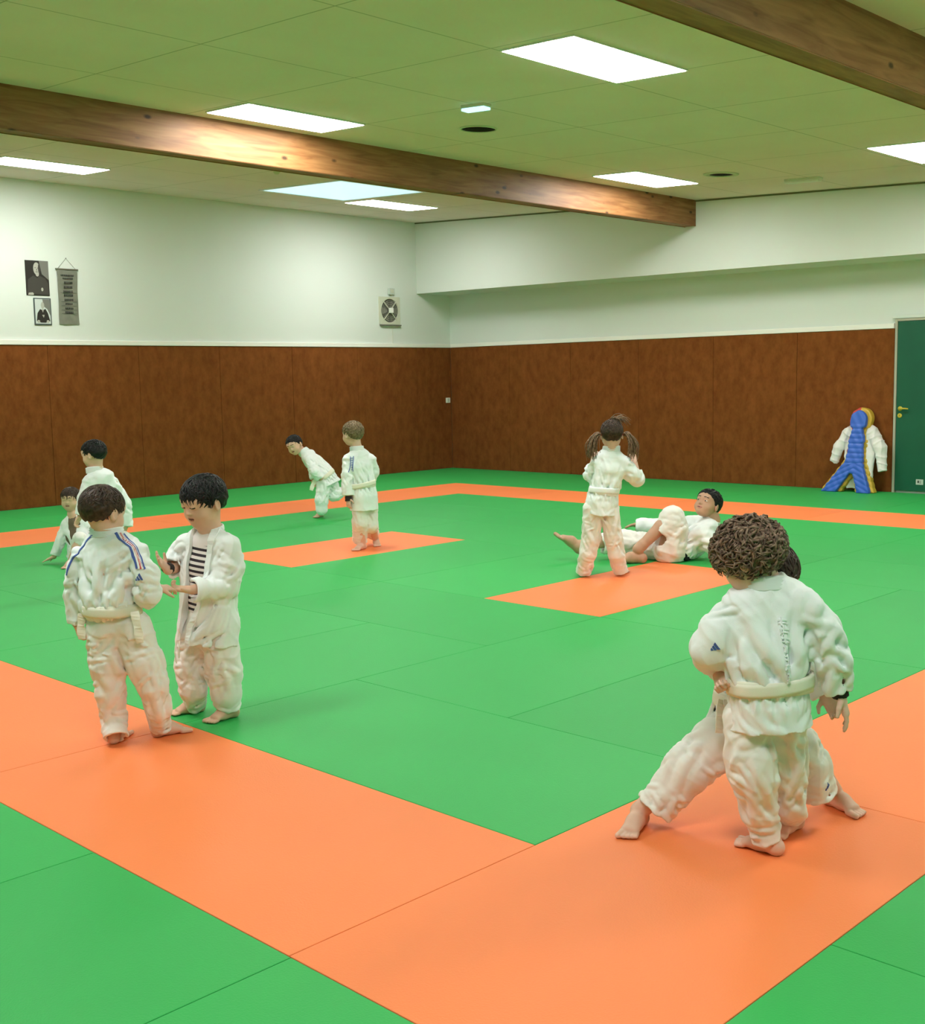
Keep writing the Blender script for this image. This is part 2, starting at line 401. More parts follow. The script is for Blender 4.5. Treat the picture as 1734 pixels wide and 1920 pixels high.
# ---------------------------------------------------------------- room shell
XM, YM = 17.3, -17.3
def struct(o): return tag(o, kind='structure')
struct(MB().box((-0.2, YM, -0.16), (XM, 0.2, -0.041)).build('floor', M_SUB))
wl = struct(MB().box((-0.2, YM, -0.05), (0, 0.2, 4.3)).build('wall_left', M_WALL))
wr = struct(MB().box((0, 0, -0.05), (XM, 0.2, 4.3)).build('wall_right', M_WALL))
struct(MB().box((XM, YM, -0.05), (XM + 0.2, 0.2, 4.3)).build('wall_near_right', M_WALL))
struct(MB().box((-0.2, YM - 0.2, -0.05), (XM + 0.2, YM, 4.3)).build('wall_near_left', M_WALL))
# sloping ceiling slab
x0, x1 = -0.2, XM + 0.2
P = [(x, y, ceil_z(x) + dz) for x in (x0, x1) for y in (YM - 0.2, 0.2) for dz in (0, 0.2)]
struct(MB().add(P, [(0, 2, 6, 4), (1, 5, 7, 3), (0, 1, 3, 2), (4, 6, 7, 5), (0, 4, 5, 1), (2, 3, 7, 6)]).build('ceiling', M_CEIL))
# dark strip painting in the shadow line where the ceiling meets the bulkhead
M_GAP_SHADE = mat('painted_gap_shade', (0.16, 0.17, 0.1), 0.9)
SB0, SB1, SD = 2.862, -0.0078, 0.748
P = [(x, y, z) for x in (0, XM) for y in (-SD, 0) for z in (SB0 + SB1 * x, ceil_z(x) - 0.001)]
struct(MB().add(P, [(0, 1, 3, 2), (4, 6, 7, 5), (0, 4, 5, 1), (2, 3, 7, 6), (0, 2, 6, 4), (1, 5, 7, 3)]).build('ceiling_bulkhead', M_WALL))
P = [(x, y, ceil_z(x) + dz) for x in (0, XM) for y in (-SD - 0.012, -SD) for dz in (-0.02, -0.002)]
struct(MB().add(P, [(0, 1, 3, 2), (4, 6, 7, 5), (0, 4, 5, 1), (2, 3, 7, 6), (0, 2, 6, 4), (1, 5, 7, 3)]).build('gap_shade_1', M_GAP_SHADE))
# carpet-covered lower wall panels and the cream rail above them
HP = 2.0
ys = [-0.02] + [-(0.80 + 1.262 * k) for k in range(13)] + [YM]
for i in range(len(ys) - 1):
    if ys[i] - ys[i + 1] < 0.05: continue
    MB().box((0, ys[i + 1] + 0.002, 0), (0.022, ys[i] - 0.002, HP), 0.004).build('wall_panel', M_FELT, wl)
MB().box((0, YM, HP + 0.002), (0.035, -0.0, HP + 0.062), 0.006).build('rail', M_RAIL, wl)
DX0, DX1, DH = 7.69, 8.62, 2.085
xs = [0.02, 1.33, 2.58, 3.84, 5.09, 6.345, DX0 - 0.045]
for i in range(len(xs) - 1):
    MB().box((xs[i] + 0.002, -0.022, 0), (xs[i + 1] - 0.002, 0, HP), 0.004).build('wall_panel', M_FELT, wr)
MB().box((DX1 + 0.045, -0.022, 0), (XM, 0, HP), 0.004).build('wall_panel', M_FELT, wr)
MB().box((0.035, -0.035, HP + 0.002), (DX0 - 0.05, 0, HP + 0.062), 0.006).build('rail', M_RAIL, wr)
MB().box((DX1 + 0.05, -0.035, HP + 0.002), (XM, 0, HP + 0.062), 0.006).build('rail', M_RAIL, wr)
# green door
M_DOOR = mat('door_green', (0.005, 0.10, 0.052), 0.45, 0.4, noise=(3, 0.08)); M_FRAME = mat('door_frame', (0.42, 0.42, 0.33), 0.5)
M_BRASS = mat('handle_yellow', (0.62, 0.50, 0.05), 0.3, 0.5); M_SIGN = mat('sign_grey', (0.55, 0.6, 0.55), 0.5); M_DK = mat('dark_print', (0.05, 0.06, 0.05), 0.6)
d = struct(empty('door_1', (DX0, 0, 0)))
m = MB().box((-0.03, -0.05, 0), (0.0, 0, DH + 0.03), 0.003).box((DX1 - DX0, -0.05, 0), (DX1 - DX0 + 0.03, 0, DH + 0.03), 0.003).box((0, -0.05, DH), (DX1 - DX0, 0, DH + 0.03), 0.003)
m.build('door_frame', M_FRAME, d)
leaf = MB().box((0.004, -0.042, 0.03), (DX1 - DX0 - 0.004, -0.002, DH - 0.004), 0.003).build('door_leaf', M_DOOR, d)
MB().box((-0.06, -0.06, DH + 0.032), (DX1 - DX0 + 0.06, 0, DH + 0.075), 0.004).build('lintel', M_WALL, d)
Ry = np.array([[1, 0, 0], [0, 0, -1], [0, 1, 0]], float)
hz = 1.03
h = MB().lathe([(0, 0.0), (0.026, 0), (0.028, 0.008), (0.02, 0.012), (0.011, 0.014), (0.011, 0.05), (0, 0.05)], 24, M=Ry, c=(0.055, -0.042, hz))
h.tube([(0.055, -0.088, hz), (0.09, -0.092, hz + 0.001), (0.13, -0.092, hz + 0.001), (0.17, -0.088, hz - 0.002)], [0.012, 0.011, 0.010, 0.008], 10)
h.build('handle', M_BRASS, d, smooth=True)
h = MB().lathe([(0, 0.0), (0.026, 0), (0.028, 0.006), (0.02, 0.012), (0, 0.012)], 24, M=Ry, c=(0.05, -0.042, hz - 0.085)); h.box((0.047, -0.0555, hz - 0.095), (0.053, -0.053, hz - 0.073), mi=1)
h.build('keyhole_plate', [M_BRASS, M_DK], d)
h = MB().box((0.27, -0.046, 0.11), (0.36, -0.041, 0.175), 0.002)
h.box((0.29, -0.047, 0.13), (0.31, -0.045, 0.16), mi=1).box((0.315, -0.047, 0.13), (0.335, -0.045, 0.137), mi=1).box((0.315, -0.047, 0.15), (0.335, -0.045, 0.157), mi=1)
h.build('notice_plate', [M_SIGN, M_DK], d)

# ---------------------------------------------------------------- judo mats, one object each
def judo_mat(x0, x1, y0, y1, m, label, group, name='judo_mat'):
    g = 0.0012; w, l = (x1 - x0) / 2 - g, (y1 - y0) / 2 - g
    o = MB().box((-w, -l, -0.04), (w, l, 0), 0.003).build(name, m, loc=((x0 + x1) / 2, (y0 + y1) / 2, 0))
    return tag(o, label, 'mat', group)
GA = [3.225, 4.30, 5.35, 6.37, 7.45, 8.51, 9.51, 10.545, 11.57]     # inner field lines along x
GB = [3.15, 4.18, 5.24, 6.27, 7.28, 8.30, 9.34, 10.31, 11.314]     # and along -y
ORD = ['first', 'second', 'third', 'fourth', 'fifth', 'sixth', 'seventh', 'eighth', 'ninth', 'tenth', 'eleventh']
LI = 'smooth green judo mat laid in the field inside the orange border'; GI_ = 'green mats inside the orange border'
def inner(i0, i1, j0, j1, m=M_GREEN, label=None, group=GI_):
    if label is None: label = 'green mat, %s metre from the far left orange strip, %s from the far right strip' % (ORD[i0], ORD[j0])
    return judo_mat(GA[i0], GA[i1], -GB[j1], -GB[j0], m, label, group)
for j in (0, 1, 2):
    for i in (0, 2, 4, 6): inner(i, i + 2, j, j + 1)
for i in range(8):
    if i == 2: inner(2, 3, 3, 5, M_ORANGE, 'orange judo mat lying alone in the green field, blond boy standing on it', None)
    elif i == 5: inner(5, 6, 3, 5, M_ORANGE, 'orange judo mat lying alone in the green field, under the pigtailed girl', None)
    else: inner(i, i + 1, 3, 5)
for i in (0, 1, 2, 3): inner(i, i + 1, 5, 7)
inner(4, 6, 5, 6); inner(4, 5, 6, 8); inner(5, 6, 6, 8)
for i in (6, 7): inner(i, i + 1, 5, 7)
inner(0, 2, 7, 8); inner(2, 4, 7, 8); inner(6, 8, 7, 8)
OB = lambda s: 'orange judo mat in the ' + s
o0, o1, n0, n1 = 2.10, 3.225, 11.57, 12.586
q0, q1, k0, k1 = 2.06, 3.15, 11.314, 12.307
def run(a, b, step):
    r = [a]
    while r[-1] + step < b - 0.3: r.append(r[-1] + step)
    return r + [b]
for n_, (a, b) in enumerate(zip(*(lambda r: (r[:-1], r[1:]))(run(o0, n1, 2.0)))):
    judo_mat(a, b, -q1, -q0, M_ORANGE, 'orange mat in far right border strip, %s counted from the room corner' % ORD[n_], 'far right orange border mats')
for n_, (a, b) in enumerate(zip(*(lambda r: (r[:-1], r[1:]))(run(q1, k0, 2.04)))):
    judo_mat(o0, o1, -b, -a, M_ORANGE, 'orange mat in far left border strip below the portraits, %s from the room corner' % ORD[n_], 'far left orange border mats')
xl = [n0 - 2.04 * k for k in range(6)][::-1]; xl[0] = o0
for n_, (a, b) in enumerate(zip(xl[:-1], xl[1:])):
    judo_mat(a, b, -k1, -k0, M_ORANGE, 'orange mat in the near left border strip, %s back from the nearest orange corner' % ORD[4 - n_], 'near left orange border mats')
yl = [k1, 10.31, 8.27, 6.23, 4.19, q1]
for n_, (a, b) in enumerate(zip(yl[:-1], yl[1:])):
    judo_mat(n0, n1, -a, -b, M_ORANGE, 'orange mat in the near right border strip, %s from the nearest orange corner' % ORD[n_], 'near right orange border mats')
for n_, (a, b) in enumerate(zip(*(lambda r: (r[:-1], r[1:]))(run(0.024, XM, 2.08)))):
    for c, e, rw in ((0.024, 1.04, 'touching'), (1.04, q0, 'one row off')): judo_mat(a, b, -e, -c, M_GREEN, 'green mat %s the wall with the green door, %s from the room corner' % (rw, ORD[n_]), 'green mats along the far right wall')
for n_, (a, b) in enumerate(zip(*(lambda r: (r[:-1], r[1:]))(run(q0, 17.0, 2.0)))):
    for c, e, rw in ((0.024, 1.06, 'touching'), (1.06, o0, 'one row off')): judo_mat(c, e, -b, -a, M_GREEN, 'green mat %s the wall with the portraits, %s from the room corner' % (rw, ORD[n_]), 'green mats along the far left wall')
LN = 'green judo mat outside the border at the near edge of the picture'
for j in range(4):
    ya = k1 + j * 1.0; sh = 0 if j % 2 == 0 else 1.0
    xs_ = [o0] + [x for x in [10.545 - 2.04 * k for k in range(4, -1, -1)] if x > o0 + 0.3] + [n0 - 0.0 if False else 11.58, 12.586, 14.6, 17.2]
    for n_, (a, b) in enumerate(zip(xs_[:-1], xs_[1:])):
        judo_mat(a, b, -(ya + 1.0), -ya, M_GREEN, 'green mat before the near left orange strip, row %s, %s from left' % (['one', 'two', 'three', 'four'][j], ORD[n_]), 'green mats at the near edge')
yy = [q0, 3.25, 5.27, 7.29, 9.30, 11.302, k1]
for n_, (a, b) in enumerate(zip(yy[:-1], yy[1:])):
    for c, e, rw in ((n1, 14.6, 'beside'), (14.6, 17.2, 'well to the right of')):
        judo_mat(c, e, -b, -a, M_GREEN, 'green mat %s the near right strip, %s from the far end' % (rw, ORD[n_]), 'green mats right of the near right strip')

# ---------------------------------------------------------------- beams
def beam(name, xf, y0, th, depth, label):
    """xf = face towards the camera; runs along y, hangs from the sloping ceiling"""
    z1 = ceil_z(xf) + 0.0; o = MB().box((-th, y0, -depth), (0, YM * -1 * -1, 0.012), 0.006).build(name, M_WOOD, loc=(xf, 0, z1))
    return tag(o, label, 'beam')
beam('ceiling_beam', 5.275, -SD, 0.16, 0.325, 'brown glued pine beam crossing under the middle of the ceiling, lit by two lamps')
beam('ceiling_beam', 10.90, -SD, 0.16, 0.33, 'dark brown pine beam with black knots at the upper right corner')

# ---------------------------------------------------------------- ceiling lamps and fittings
MS = np.array([[1, 0, SLOPE], [0, 1, 0], [-SLOPE, 0, 1]], float)
M_LED = mat('led_panel', (0.9, 0.9, 0.9), 0.5, emit=(LAMP_COL, LAMP)); M_LFR = mat('lamp_frame', (0.8, 0.8, 0.8), 0.4)
def lamp(x, y, label, w=0.6, l=1.22):
    r = tag(empty('ceiling_light', (x, y, ceil_z(x))), label, 'ceiling light', 'LED ceiling panels')
    MB().box((-w / 2, -l / 2, -0.011), (w / 2, l / 2, 0.004), 0.002, M=MS).build('frame', M_LFR, r)
    f = 0.012
    MB().box((-w / 2 + f, -l / 2 + f, -0.014), (w / 2 - f, l / 2 - f, -0.0112), M=MS).build('diffuser', M_LED, r)
lamp(9.07, -7.73, 'glowing white ceiling panel, the largest, at the top centre between the two beams')
lamp(5.81, -7.75, 'glowing white ceiling panel close above the lit left stretch of the middle beam')
lamp(1.43, -7.70, 'glowing white ceiling panel at the left edge behind the middle beam')
lamp(1.64, -2.75, 'glowing white ceiling panel touching the bluish skylight')
lamp(5.96, -2.80, 'glowing white ceiling panel above the right end of the middle beam')
lamp(9.14, -2.77, 'glowing white ceiling panel cut off by the right edge of the picture')
for x, y, q in ((12.9, -2.77, 'in the row right of the corner beam, near the door wall'), (12.9, -7.73, 'right of the corner beam, above the pair'), (1.43, -12.7, 'far to the left along the portrait wall'),
                (5.81, -12.7, 'to the left along the middle beam'), (16.4, -7.73, 'to the right of the camera'), (12.9, -12.7, 'above the camera'), (9.07, -12.7, 'above the two boys talking')):
    lamp(x, y, 'white LED ceiling panel ' + q)
# skylight
x0, x1, y0, y1 = 1.545, 3.09, -4.885, -3.54
sk = struct(empty('window_1', ((x0 + x1) / 2, (y0 + y1) / 2, ceil_z((x0 + x1) / 2))))
M_PANE = mat('opal_pane', (0.75, 0.85, 0.95), 0.4, emit=((0.52, 0.84, 1.0), SKY_PANE))
w_, l_ = (x1 - x0) / 2, (y1 - y0) / 2
MB().box((-w_, -l_, -0.006), (w_, l_, 0.01), M=MS).build('pane', M_PANE, sk)
fr = MB()
for a, b in (((-w_ - 0.03, -l_ - 0.03), (w_ + 0.03, -l_)), ((-w_ - 0.03, l_), (w_ + 0.03, l_ + 0.03)), ((-w_ - 0.03, -l_), (-w_, l_)), ((w_, -l_), (w_ + 0.03, l_))):
    fr.box((*a, -0.012), (*b, 0.01), M=MS)
fr.build('window_frame', M_LFR, sk)
# round air outlets: dark holes with pale rings
M_HOLE = mat('vent_dark', (0.008, 0.007, 0.005), 0.9); M_RING = mat('vent_ring', (0.55, 0.6, 0.42), 0.7)
def vent(x, y, r, label, ring):
    v = tag(empty('ceiling_vent', (x, y, ceil_z(x))), label, 'vent')
    MB().lathe([(r * 1.0, -0.004), (r * 1.0, -0.012), (r * ring, -0.010), (r * (ring + 0.03), -0.002)], 40, M=MS).build('ring', M_RING, v, smooth=True)
    MB().lathe([(0, -0.007), (r * 0.55, -0.006), (r * 1.0, -0.004)], 40, M=MS).build('opening', M_HOLE, v)
    b = MB()
    for k in range(3): b.lathe([(r * (0.25 + 0.22 * k), -0.0095), (r * (0.31 + 0.22 * k), -0.0095), (r * (0.31 + 0.22 * k), -0.0075)], 32, M=MS)
    b.build('vane', M_HOLE, v)
vent(6.71, -6.36, 0.15, 'round black air outlet in the ceiling just under the glowing emergency light', 1.08)
vent(6.83, -2.64, 0.13, 'round dark air outlet with pale ring near the end of the middle beam', 1.45)
def box_light(c, length, label, glow):
    # small bulkhead light lying along the direction of the ceiling joint
    v = tag(empty('emergency_light', (c[0], c[1], ceil_z(c[0])), rotz=c[2]), label, 'emergency light')
    M_B = mat('emergency_body', (0.62, 0.66, 0.52), 0.5)
    MB().box((-length / 2, -0.05, -0.025), (length / 2, 0.05, 0.004), 0.008, M=MS).build('housing', M_B, v)
    if glow: dm = mat('emergency_glow', (0.6, 0.8, 1.0), 0.3, emit=((0.45, 0.8, 1.0), 1.6))
    else: dm = mat('emergency_lens', (0.66, 0.70, 0.58), 0.3)
    MB().box((-length / 2 + 0.006, -0.046, -0.045), (length / 2 - 0.006, 0.046, -0.024), 0.006, M=MS).build('lens', dm, v)
box_light((7.42, -7.14, 0.10), 0.235, 'small glowing bluish emergency light on the ceiling above the black air outlet', True)
box_light((7.36, -1.80, 0.0), 0.42, 'unlit pale emergency light on the ceiling near the bulkhead', False)
s = tag(MB().lathe([(0, -0.03), (0.02, -0.028), (0.035, -0.01), (0.04, 0.0)], 20).build('ceiling_hook', M_RING, loc=(3.05, -5.785, ceil_z(3.05)), smooth=True), 'tiny pale fitting on the ceiling between the middle beam and the skylight', 'fitting')

# ---------------------------------------------------------------- things on the left wall
M_PH0 = mat('photo_dark', (0.030, 0.027, 0.024), 0.4); M_PH1 = mat('photo_grey', (0.18, 0.18, 0.16), 0.45); M_PH2 = mat('photo_skin', (0.42, 0.42, 0.37), 0.45)
M_PH3 = mat('photo_mid', (0.06, 0.056, 0.05), 0.4); M_PAPER = mat('photo_pale', (0.55, 0.62, 0.60), 0.5)
# local frame on the wall: u = to the right (towards +y), v = up, n = out of the wall (+x)
MW = np.array([[0, 0, 1], [1, 0, 0], [0, 1, 0]], float)
def ellipse(cx, cy, rx, ry, n=24, a0=0, a1=2 * math.pi): return [(cx + rx * math.cos(a0 + (a1 - a0) * i / n), cy + ry * math.sin(a0 + (a1 - a0) * i / n)) for i in range(n)]
def on_wall(y, z): return V(0.0, y, z)
# large portrait, slightly turned by its one nail
pp = tag(empty('portrait_photo', (0.0, -7.178, 2.815)), 'black and white portrait of an old man in dark suit, larger of the two', 'picture')
MB().box((0.001, -0.150, -0.212), (0.006, 0.150, 0.212), 0.001).build('print', M_PH0, pp)
z_ = 0.0062
MB().prism([(0.03, 0.21), (0.148, 0.21), (0.148, -0.02), (0.10, 0.02), (0.06, 0.05)], 0.0006, MW, (z_, 0, 0)).build('backdrop', M_PH1, pp)
MB().prism([(-0.14, -0.19), (-0.12, -0.02), (-0.05, 0.03), (0.0, 0.0), (0.03, 0.03), (0.10, 0.0), (0.135, -0.06), (0.145, -0.20)], 0.0009, MW, (z_, 0, 0)).build('suit', M_PH3, pp)
hm = MB().prism(ellipse(-0.005, 0.115, 0.042, 0.075), 0.0013, MW, (z_, 0, 0)).prism(ellipse(0.002, 0.05, 0.022, 0.03), 0.0012, MW, (z_, 0, 0))
hm.build('face', M_PH2, pp)
MB().prism(ellipse(0.055, -0.135, 0.014, 0.022), 0.0015, MW, (z_, 0, 0)).build('hand', M_PH2, pp)
MB().prism([(-0.13, -0.205), (-0.12, -0.18), (-0.07, -0.175), (-0.055, -0.19), (-0.06, -0.207)], 0.0015, MW, (z_, 0, 0)).build('paper', M_PH2, pp)
fm = MB()
for a in ((-0.022, 0.125, 0.009, 0.004), (0.012, 0.122, 0.009, 0.004), (-0.004, 0.075, 0.016, 0.004), (-0.003, 0.10, 0.004, 0.012)): fm.prism(ellipse(*a, 12), 0.0018, MW, (z_, 0, 0))
fm.prism(ellipse(0.028, 0.115, 0.014, 0.06, 16), 0.0016, MW, (z_, 0, 0)).build('features', M_PH3, pp)
# small framed portrait
pp = tag(empty('portrait_photo', (0.0, -7.135, 2.41)), 'small framed portrait of a seated man in dark robe below the large portrait', 'picture')
MB().box((0.001, -0.112, -0.165), (0.012, 0.112, 0.165), 0.003).build('frame', mat('frame_grey', (0.06, 0.08, 0.08), 0.5), pp)
MB().box((0.011, -0.098, -0.148), (0.0128, 0.098, 0.152)).build('print', M_PAPER, pp); z_ = 0.0128
MB().prism([(0.0, 0.15), (0.097, 0.15), (0.097, -0.05), (0.06, 0.03), (0.02, 0.06)], 0.0004, MW, (z_, 0, 0)).build('backdrop', M_PH1, pp)
MB().prism([(-0.085, -0.115), (-0.07, -0.02), (-0.035, 0.03), (0.0, 0.015), (0.035, 0.035), (0.065, -0.02), (0.09, -0.115), (0.03, -0.135), (-0.03, -0.135)], 0.0008, MW, (z_, 0, 0)).build('robe', M_PH0, pp)
hm = MB().prism(ellipse(0.0, 0.075, 0.021, 0.042), 0.0012, MW, (z_, 0, 0)).prism([(-0.012, 0.03), (0.012, 0.03), (0.003, -0.01), (-0.002, -0.01)], 0.0012, MW, (z_, 0, 0))
hm.build('face', M_PH2, pp)
for sx in (-1, 1): MB().prism(ellipse(sx * 0.06, -0.12, 0.018, 0.018, 12), 0.0012, MW, (z_, 0, 0)).build('hand', M_PH2, pp)
MB().prism([(-0.012, -0.04), (0.02, -0.04), (0.008, -0.075)], 0.0012, MW, (z_, 0, 0)).build('fan', M_PH2, pp)
# cloth scroll with rows of dark lettering
sc = tag(empty('hanging_scroll', (0.0, -6.79, 2.60)), 'narrow grey cloth scroll with rows of dark writing hanging beside the portraits', 'scroll')
M_SCR = mat('scroll_cloth', (0.20, 0.21, 0.165), 0.9, noise=(9, 0.15)); M_INK = mat('scroll_ink', (0.05, 0.05, 0.045), 0.8)
cl = []; NN = 14
P = []
for i in range(NN + 1):
    for j in range(7):
        u = -0.135 + 0.27 * j / 6; v = 0.335 - 0.675 * i / NN
        P.append((0.014 + 0.005 * math.sin(j * 1.3 + i * 0.35) + 0.003 * math.sin(i * 0.9), u * (1 - 0.03 * math.sin(i / NN * 3)), v))
F = [(i * 7 + j, i * 7 + j + 1, (i + 1) * 7 + j + 1, (i + 1) * 7 + j) for i in range(NN) for j in range(6)]
nb = len(P); P2 = P + [(p[0] - 0.003, p[1], p[2]) for p in P]; F2 = F + [tuple(nb + k for k in f[::-1]) for f in F]
MB().add(P2, F2).build('cloth', M_SCR, sc, smooth=True)
MB().tube([(0.016, -0.15, 0.34), (0.016, 0.15, 0.34)], 0.009, 10).build('rod', mat('scroll_rod', (0.16, 0.15, 0.11), 0.6), sc)
MB().tube([(0.012, -0.12, 0.345), (0.006, 0.0, 0.475), (0.012, 0.12, 0.345)], 0.0022, 6).build('string', M_SCR, sc)
MB().tube([(0.0, 0, 0.475), (0.014, 0, 0.478)], 0.004, 8).build('nail', M_DK, sc)
ink = MB(); rr = random.Random(3)
for k, (v, wd, hh) in enumerate([(0.265, 0.18, 0.022), (0.228, 0.13, 0.02), (0.175, 0.10, 0.028), (0.122, 0.11, 0.03), (0.065, 0.13, 0.03), (0.02, 0.12, 0.03), (-0.035, 0.11, 0.026), (-0.085, 0.09, 0.02), (-0.14, 0.10, 0.022), (-0.19, 0.11, 0.026)]):
    u = -wd / 2
    while u < wd / 2:
        a = rr.uniform(0.008, 0.016)
        ink.box((0.0215, u, v - hh / 2), (0.0235, u + a, v - hh / 2 + rr.uniform(0.35, 0.6) * hh)); ink.box((0.0215, u + a * 0.3, v - hh / 2), (0.0235, u + a * 0.65, v + hh / 2))
        ink.box((0.0215, u, v + hh * 0.25), (0.0235, u + a * 1.1, v + hh * 0.42)); u += a * 1.35
for v in (0.05, -0.06, -0.11, -0.16, -0.205): ink.box((0.0215, -0.10, v - 0.002), (0.0235, 0.11, v + 0.001))
ink.build('writing', M_INK, sc)
# extractor fan
fn = tag(empty('wall_fan', (0.0, -1.365, 2.575)), 'round extractor fan in a square pale plate high on the left wall near the corner', 'fan')
M_FANP = mat('fan_plate', (0.58, 0.60, 0.48), 0.5); M_FAND = mat('fan_dark', (0.10, 0.10, 0.085), 0.6); M_FANB = mat('fan_blade', (0.17, 0.17, 0.14), 0.5)
pl = MB(); NS = 48; R = 0.185
sq = []
for i in range(NS):
    t = 2 * math.pi * i / NS; c_, s_ = math.cos(t), math.sin(t); q = 0.215 / max(abs(c_), abs(s_)); sq.append((q * c_, q * s_))
P = [(0.03, a, b) for a, b in sq] + [(0.03, R * math.cos(2 * math.pi * i / NS), R * math.sin(2 * math.pi * i / NS)) for i in range(NS)] + [(0.008, R * 0.97 * math.cos(2 * math.pi * i / NS), R * 0.97 * math.sin(2 * math.pi * i / NS)) for i in range(NS)] + [(0.0, a, b) for a, b in sq]
F = [(i, (i + 1) % NS, NS + (i + 1) % NS, NS + i) for i in range(NS)] + [(NS + i, NS + (i + 1) % NS, 2 * NS + (i + 1) % NS, 2 * NS + i) for i in range(NS)] + [(i, 3 * NS + i, 3 * NS + (i + 1) % NS, (i + 1) % NS) for i in range(NS)]
pl.add(P, F).build('plate', M_FANP, fn)
MB().lathe([(0, 0.004), (R, 0.004)], 40, M=MW).build('duct', M_FAND, fn)
for k in range(6):
    a = k * math.pi / 3; b = MB(); pts = []
    for r_, w0, z0 in ((0.05, 0.25, 0.010), (0.11, 0.36, 0.009), (0.17, 0.33, 0.009)):
        for sgn, dz in ((-1, 0.0), (1, 0.012)): pts.append((z0 + dz, r_ * math.cos(a + sgn * w0), r_ * math.sin(a + sgn * w0)))
    b.add(pts, [(0, 1, 3, 2), (2, 3, 5, 4)]).add([(p[0] - 0.002, p[1], p[2]) for p in pts], [(2, 3, 1, 0), (4, 5, 3, 2)]).build('blade', M_FANB, fn)
gd = MB()
for a in (0.85, 2.35, 3.95, 5.45): gd.tube([(0.034, 0.04 * math.cos(a), 0.04 * math.sin(a)), (0.036, 0.205 * math.cos(a), 0.205 * math.sin(a))], 0.0075, 6)
for r_ in (0.07, 0.1, 0.13, 0.16): gd.tube([(0.034, r_ * math.cos(t), r_ * math.sin(t)) for t in np.linspace(0, 2 * math.pi, 33)], 0.0013, 4, cap=False)
gd.build('guard', M_FANP, fn)
MB().box((0.03, -0.035, -0.035), (0.07, 0.04, 0.045), 0.006).build('motor_cap', M_RAIL, fn)
MB().box((0.0, -0.20, -0.235), (0.045, 0.225, -0.218), 0.002).build('sill', M_FANB, fn)
jb = tag(empty('switch_box', (0.0, -1.325, 2.875)), 'small grey switch box mounted above the extractor fan', 'switch')
MB().box((0.0, -0.058, -0.05), (0.045, 0.058, 0.05), 0.008).build('housing', M_SIGN, jb); MB().box((0.045, -0.03, -0.025), (0.052, 0.03, 0.03), 0.003).build('rocker', M_FANP, jb)
MB().tube([(0.01, 0, -0.05), (0.01, 0.0, -0.095)], 0.008, 8).build('conduit', M_FANP, jb)
sw = tag(empty('wall_socket', (0.022, -0.11, 1.133)), 'small white square wall switch on brown panel beside the room corner', 'switch')
MB().box((0, -0.048, -0.042), (0.014, 0.048, 0.042), 0.004).build('plate', M_RAIL, sw); MB().box((0.014, -0.022, -0.03), (0.019, 0.022, 0.03), 0.003).build('rocker', M_SIGN, sw)
tag(MB().tube([(0.004, -1.30, 2.33), (0.004, -1.30, 2.07)], 0.004, 6).build('cable', M_FANP), 'thin pale cable running down the wall below the extractor fan', 'cable')
